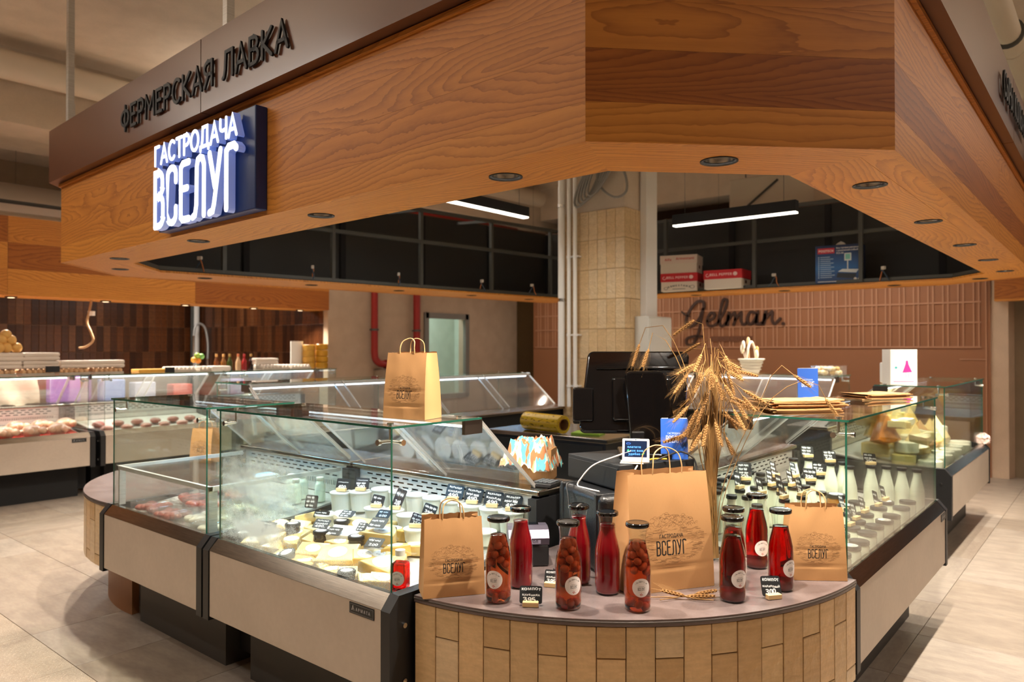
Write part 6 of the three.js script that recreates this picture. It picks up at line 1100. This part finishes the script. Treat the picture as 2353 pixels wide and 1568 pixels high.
// ---------- things on the far ledge of the canopy
{
  const CARTONW = std(0xe6d9c8, 0.7), REDC = std(0xcc2a30, 0.55), ledge = 2.131;
  const redT = canvasTex(256, 64, (x, w, h) => { x.fillStyle = '#cf2c34'; x.fillRect(0, 0, w, h); x.fillStyle = '#f0d0cc'; x.font = 'bold 26px sans-serif'; x.textAlign = 'center'; x.fillText('BELL PEPPER', 116, 42); x.beginPath(); x.arc(216, 32, 15, 0, 7); x.fill(); x.strokeStyle = '#f0d0cc'; x.lineWidth = 4; x.beginPath(); x.arc(24, 36, 11, 0, 5); x.stroke(); });
  const whT = canvasTex(256, 96, (x, w, h) => { x.fillStyle = '#e6d9c8'; x.fillRect(0, 0, w, h); x.fillStyle = '#2c2420'; x.font = 'bold 24px sans-serif'; x.textAlign = 'center'; x.save(); 'ARMESTANI'.split('').forEach((c, i) => { x.save(); x.translate(128 + (i - 4) * 19, 46 + Math.abs(i - 4) * Math.abs(i - 4) * 0.9); x.rotate((i - 4) * 0.06); x.fillText(c, 0, 0); x.restore(); }); x.restore(); x.fillRect(80, 72, 96, 5); x.strokeStyle = '#4a4038'; x.lineWidth = 3; x.beginPath(); x.arc(30, 66, 14, 0, 7); x.stroke(); x.beginPath(); x.arc(228, 56, 16, 0, 7); x.stroke(); });
  const topT = canvasTex(256, 64, (x, w, h) => { x.fillStyle = '#e6d2c4'; x.fillRect(0, 0, w, h); x.fillStyle = '#c8473c'; x.font = 'bold 26px sans-serif'; x.fillText('Alfa', 30, 42); x.fillText('Armestani', 110, 36); });
  const pm = (t) => new THREE.MeshStandardMaterial({ map: t, roughness: 0.7 });
  const fruitBox = (pos, turn, l, lidMat, lidPrint, bodyPrint) => {
    const t = thing('produce_box', l, 'box', pos, turn);
    part('body', [B(-0.2, 0.2, 0, 0.15, -0.15, 0.15)], CARTONW, t); const ld = part('lid', [B(-0.206, 0.206, 0.105, 0.2, -0.156, 0.156)], lidMat, t);
    part('lid_print', new THREE.PlaneGeometry(0.4, 0.09).translate(0, 0.1525, 0.1566), pm(lidPrint), ld);
    if (bodyPrint) part('body_print', new THREE.PlaneGeometry(0.38, 0.1).translate(0, 0.052, 0.1506), pm(bodyPrint), t);
    part('hand_hole', [B(0.2001, 0.201, 0.055, 0.09, -0.03, 0.03)], std(0x5a2a18, 0.8), t);
  };
  fruitBox([-3.83, ledge, -7.62], deg(12), 'red and white produce box at the bottom of the pair', REDC, redT, whT);
  fruitBox([-3.84, ledge + 0.2005, -7.62], deg(14), 'white produce box stacked on the red one', CARTONW, topT);
  fruitBox([-3.29, ledge, -7.6], deg(4), 'single red lidded produce box beside the steel post', REDC, redT);
  const scaleT = canvasTex(512, 448, (x, w, h) => {
    const g = x.createLinearGradient(0, 0, 0, h); g.addColorStop(0, '#15264f'); g.addColorStop(0.6, '#1f63a8'); g.addColorStop(1, '#16325f'); x.fillStyle = g; x.fillRect(0, 0, w, h);
    x.fillStyle = '#c4243a'; x.fillRect(24, 30, 190, 66); x.fillStyle = '#f2e6e2'; x.font = 'bold 40px sans-serif'; x.fillText('POSITECH', 34, 78, 170);
    x.font = 'bold 26px sans-serif'; x.fillText('Весы торговые электронные', 232, 44, 264); x.fillText('с увеличенной стойкой', 232, 74, 240); x.fillText('PCS-40', 232, 106);
    x.fillStyle = 'rgba(214,226,244,0.75)'; for (let k = 0; k < 11; k++) { x.fillRect(30, 132 + k * 24, 14, 14); x.fillRect(54, 134 + k * 24, 110 + (k * 37) % 70, 8); }
    x.fillStyle = '#d8dde0'; x.fillRect(352, 150, 12, 170); x.fillRect(322, 100, 76, 90); x.fillStyle = '#7fc8bc'; x.fillRect(334, 112, 52, 62); x.fillStyle = '#d8dde0'; x.beginPath(); x.moveTo(250, 316); x.lineTo(300, 286); x.lineTo(480, 296); x.lineTo(450, 336); x.closePath(); x.fill(); x.fillStyle = '#20262e'; x.beginPath(); x.moveTo(246, 330); x.lineTo(450, 346); x.lineTo(440, 404); x.lineTo(236, 384); x.closePath(); x.fill(); x.fillStyle = '#e6e2dc'; x.beginPath(); x.arc(440, 408, 17, 0, 7); x.arc(484, 408, 17, 0, 7); x.fill(); x.fillRect(24, 426, 460, 6);
  });
  const sb = thing('scale_box', 'blue carton picturing a shop scale on the far ledge', 'box', [-2.14, ledge, -7.62], deg(6));
  part('carton', [B(-0.21, 0.21, 0, 0.37, -0.1, 0.1)], std(0x16305c, 0.5), sb); part('front_print', new THREE.PlaneGeometry(0.418, 0.368).translate(0, 0.185, 0.1008), new THREE.MeshStandardMaterial({ map: scaleT, roughness: 0.45 }), sb);
  const flap2 = part('loose_paper', grid(4, 3, (u, v) => [(u - 0.5) * 0.12, 0.371 + 0.05 * v * Math.sin(PI * u), 0.02 - v * 0.06]), WHITEP, sb);
  // stray ends of lamp leads
  const CW = [std(0x3a4a5a, 0.5), std(0xb06a3c, 0.5), std(0xc8c0b4, 0.5)];
  [[-2.75, -7.5, 'between the produce boxes and the scale carton'], [-1.72, -7.48, 'right of the scale carton'], [-5.9, -3.05, 'at the left corner of the frame'], [-5.75, -4.05, 'second along the left frame'], [-5.64, -5.0, 'third along the left frame'], [-5.5, -6.1, 'fourth along the left frame'], [-5.42, -6.9, 'last along the left frame']].forEach(([x, z, l]) => {
    const t = thing('wire_ends', 'short loose lamp wires ' + l, 'wires', [x, ledge, z], rr(0, 3));
    part('blue_wire', tube([[-0.06, 0, 0], [-0.03, 0.03, 0.01], [0, 0.08, 0], [0.03, 0.1, 0]], 0.006, 16, 5), CW[0], t); part('brown_wire', tube([[0.05, 0, 0.01], [0.03, 0.04, 0.0], [0.02, 0.09, 0.01], [-0.01, 0.12, 0]], 0.006, 16, 5), CW[1], t); part('connector', [RB(-0.02, 0.02, 0.1, 0.13, -0.012, 0.012, 0.004, 1)], CW[2], t);
  });
  const bulb = thing('work_bulb', 'small lit bulb just behind the near corner soffit', 'lamp', [-1.0, 2.2, -2.72]);
  part('bulb', new THREE.SphereGeometry(0.024, 14, 10), glow(0xffe2b4, 12), bulb); part('socket', [cyl(0.014, 0.014, 0.05, 0, 0.018, 0, 10)], WHITEP, bulb); part('flex', [rod(v3(0, 0.06, 0), v3(0, 2.098, 0), 0.003, 5)], CABLE, bulb);
  const pl = new THREE.PointLight(WARM, 0.6); pl.castShadow = true; bulb.add(pl);
}
// ---------- on the rear counters and at the far right
{
  const WICK = std(0xe6d8c4, 0.7), b = thing('flower_basket', 'white wicker basket with dried stems on the rear counter', 'basket', [-3.1, 1.229, -7.78]);
  part('bowl', lathe([[0, 0], [0.075, 0], [0.085, 0.02], [0.12, 0.13], [0.145, 0.15], [0.135, 0.155], [0.11, 0.13], [0.075, 0.03], [0, 0.025]], 24), WICK, b);
  for (const y of [0.04, 0.075, 0.11]) part('woven_ring', new THREE.TorusGeometry(0.088 + y * 0.26, 0.006, 6, 28).rotateX(PI / 2).translate(0, y, 0), WICK, b);
  part('handle', tube([[-0.01, 0.14, 0.11], [0, 0.28, 0.08], [0, 0.34, 0], [0, 0.28, -0.08], [0.01, 0.14, -0.11]], 0.012, 24, 8), WICK, b);
  for (const [x, z, h, m] of [[-0.08, 0.02, 0.3, 0xe8dcc8], [-0.05, -0.04, 0.34, 0xd8b888], [0.07, 0.03, 0.2, 0xf0e4d0], [0.05, -0.03, 0.24, 0xb88a50], [-0.1, 0, 0.26, 0xeee2cc]]) part('dried_stem', [rod(v3(x * 0.4, 0.05, z * 0.4), v3(x, h, z), 0.004, 5), new THREE.SphereGeometry(0.022, 8, 6).scale(1, 2.4, 1).translate(x, h, z)], std(m, 0.8), b);
  const pt = thing('pastry_box', 'low clear box of pale pastries on the rear counter', 'box', [-2.3, 1.229, -7.78], 0.05);
  part('box', [B(-0.15, 0.15, 0, 0.003, -0.09, 0.09), B(-0.15, 0.15, 0, 0.09, 0.088, 0.09), B(-0.15, 0.15, 0, 0.09, -0.09, -0.088), B(-0.15, -0.148, 0, 0.09, -0.09, 0.09), B(0.148, 0.15, 0, 0.09, -0.09, 0.09), B(-0.16, 0.16, 0.09, 0.094, -0.1, 0.1)], CLEARPLASTIC, pt);
  const pg = new THREE.SphereGeometry(0.026, 10, 8), PM = [std(0xe2c890, 0.6), std(0xd0a860, 0.6), std(0xefe0b8, 0.6)];
  for (let k = 0; k < 26; k++) { const m = part('pastry', pg, PM[k % 3], pt); m.position.set(rr(-0.12, 0.12), 0.026 + (k > 13 ? 0.036 : 0), rr(-0.06, 0.06)); m.scale.set(1, rr(0.7, 1), 1); }
  const dress = canvasTex(192, 288, (x, w, h) => { x.fillStyle = '#ece4dc'; x.fillRect(0, 0, w, h); x.fillStyle = '#c0288a'; x.beginPath(); x.moveTo(112, 92); x.lineTo(126, 92); x.lineTo(130, 122); x.lineTo(156, 188); x.lineTo(86, 192); x.lineTo(108, 122); x.closePath(); x.fill(); x.strokeStyle = '#c86aa8'; x.lineWidth = 4; x.beginPath(); x.moveTo(112, 192); x.lineTo(110, 236); x.moveTo(128, 192); x.lineTo(130, 236); x.stroke(); x.fillStyle = '#3aa0a8'; x.beginPath(); x.arc(40, 150, 10, 0, 7); x.fill(); x.fillStyle = '#d86a9a'; x.fillRect(20, 262, 150, 8); });
  const wb = thing('white_bag', 'white paper bag with a pink dress drawing on the far right counter', 'paper bag', [-1.3, 1.229, -6.12], deg(40));
  part('bag', [B(-0.1, 0.1, 0, 0.26, -0.06, 0.06)], std(0xe8e0d6, 0.7), wb); part('print', new THREE.PlaneGeometry(0.198, 0.258).translate(0, 0.13, 0.0605), new THREE.MeshStandardMaterial({ map: dress, roughness: 0.7 }), wb);
  solo('white_packet', [RB(-0.04, 0.04, 0, 0.16, -0.03, 0.03, 0.012)], WHITEP, 'small white packet leaning beside the white bag', 'packet', [-1.42, 1.229, -6.25], deg(40));
  const c = thing('stall_canopy', 'corner of another timber canopy at the far right', 'canopy');
  part('fascia_plank', [B(-1.13, 3.2, 2.05, 2.3, -9.92, -9.9), B(-1.13, 3.2, 2.302, 2.6, -9.92, -9.9)], WOOD[1], c); part('soffit_board', [B(-1.13, 3.2, 2.03, 2.049, -10.09, -9.9)], SOFFIT[0], c); part('top_board', [B(-1.13, 3.2, 2.601, 2.62, -10.09, -9.9)], WOOD[1], c); part('hanger_rod', [rod(v3(0, 2.62, -10), v3(0, 4.299, -10), 0.01, 6)], FRAME, c);
  solo('crumpled_tissue', (() => { const g = new THREE.IcosahedronGeometry(0.045, 3), p = g.attributes.position; for (let i = 0; i < p.count; i++) { const k = 1 + 0.5 * noise(p.getX(i) * 40 + p.getZ(i) * 31, p.getY(i) * 40); p.setXYZ(i, p.getX(i) * k, p.getY(i) * k, p.getZ(i) * k); } g.computeVertexNormals(); return g; })(), std(0xe8cfc8, 0.9), 'crumpled pale tissue at the end of the far right counter', 'tissue', [-0.97, 0.69, -7.74]);
}

renderer.render(scene, camera);
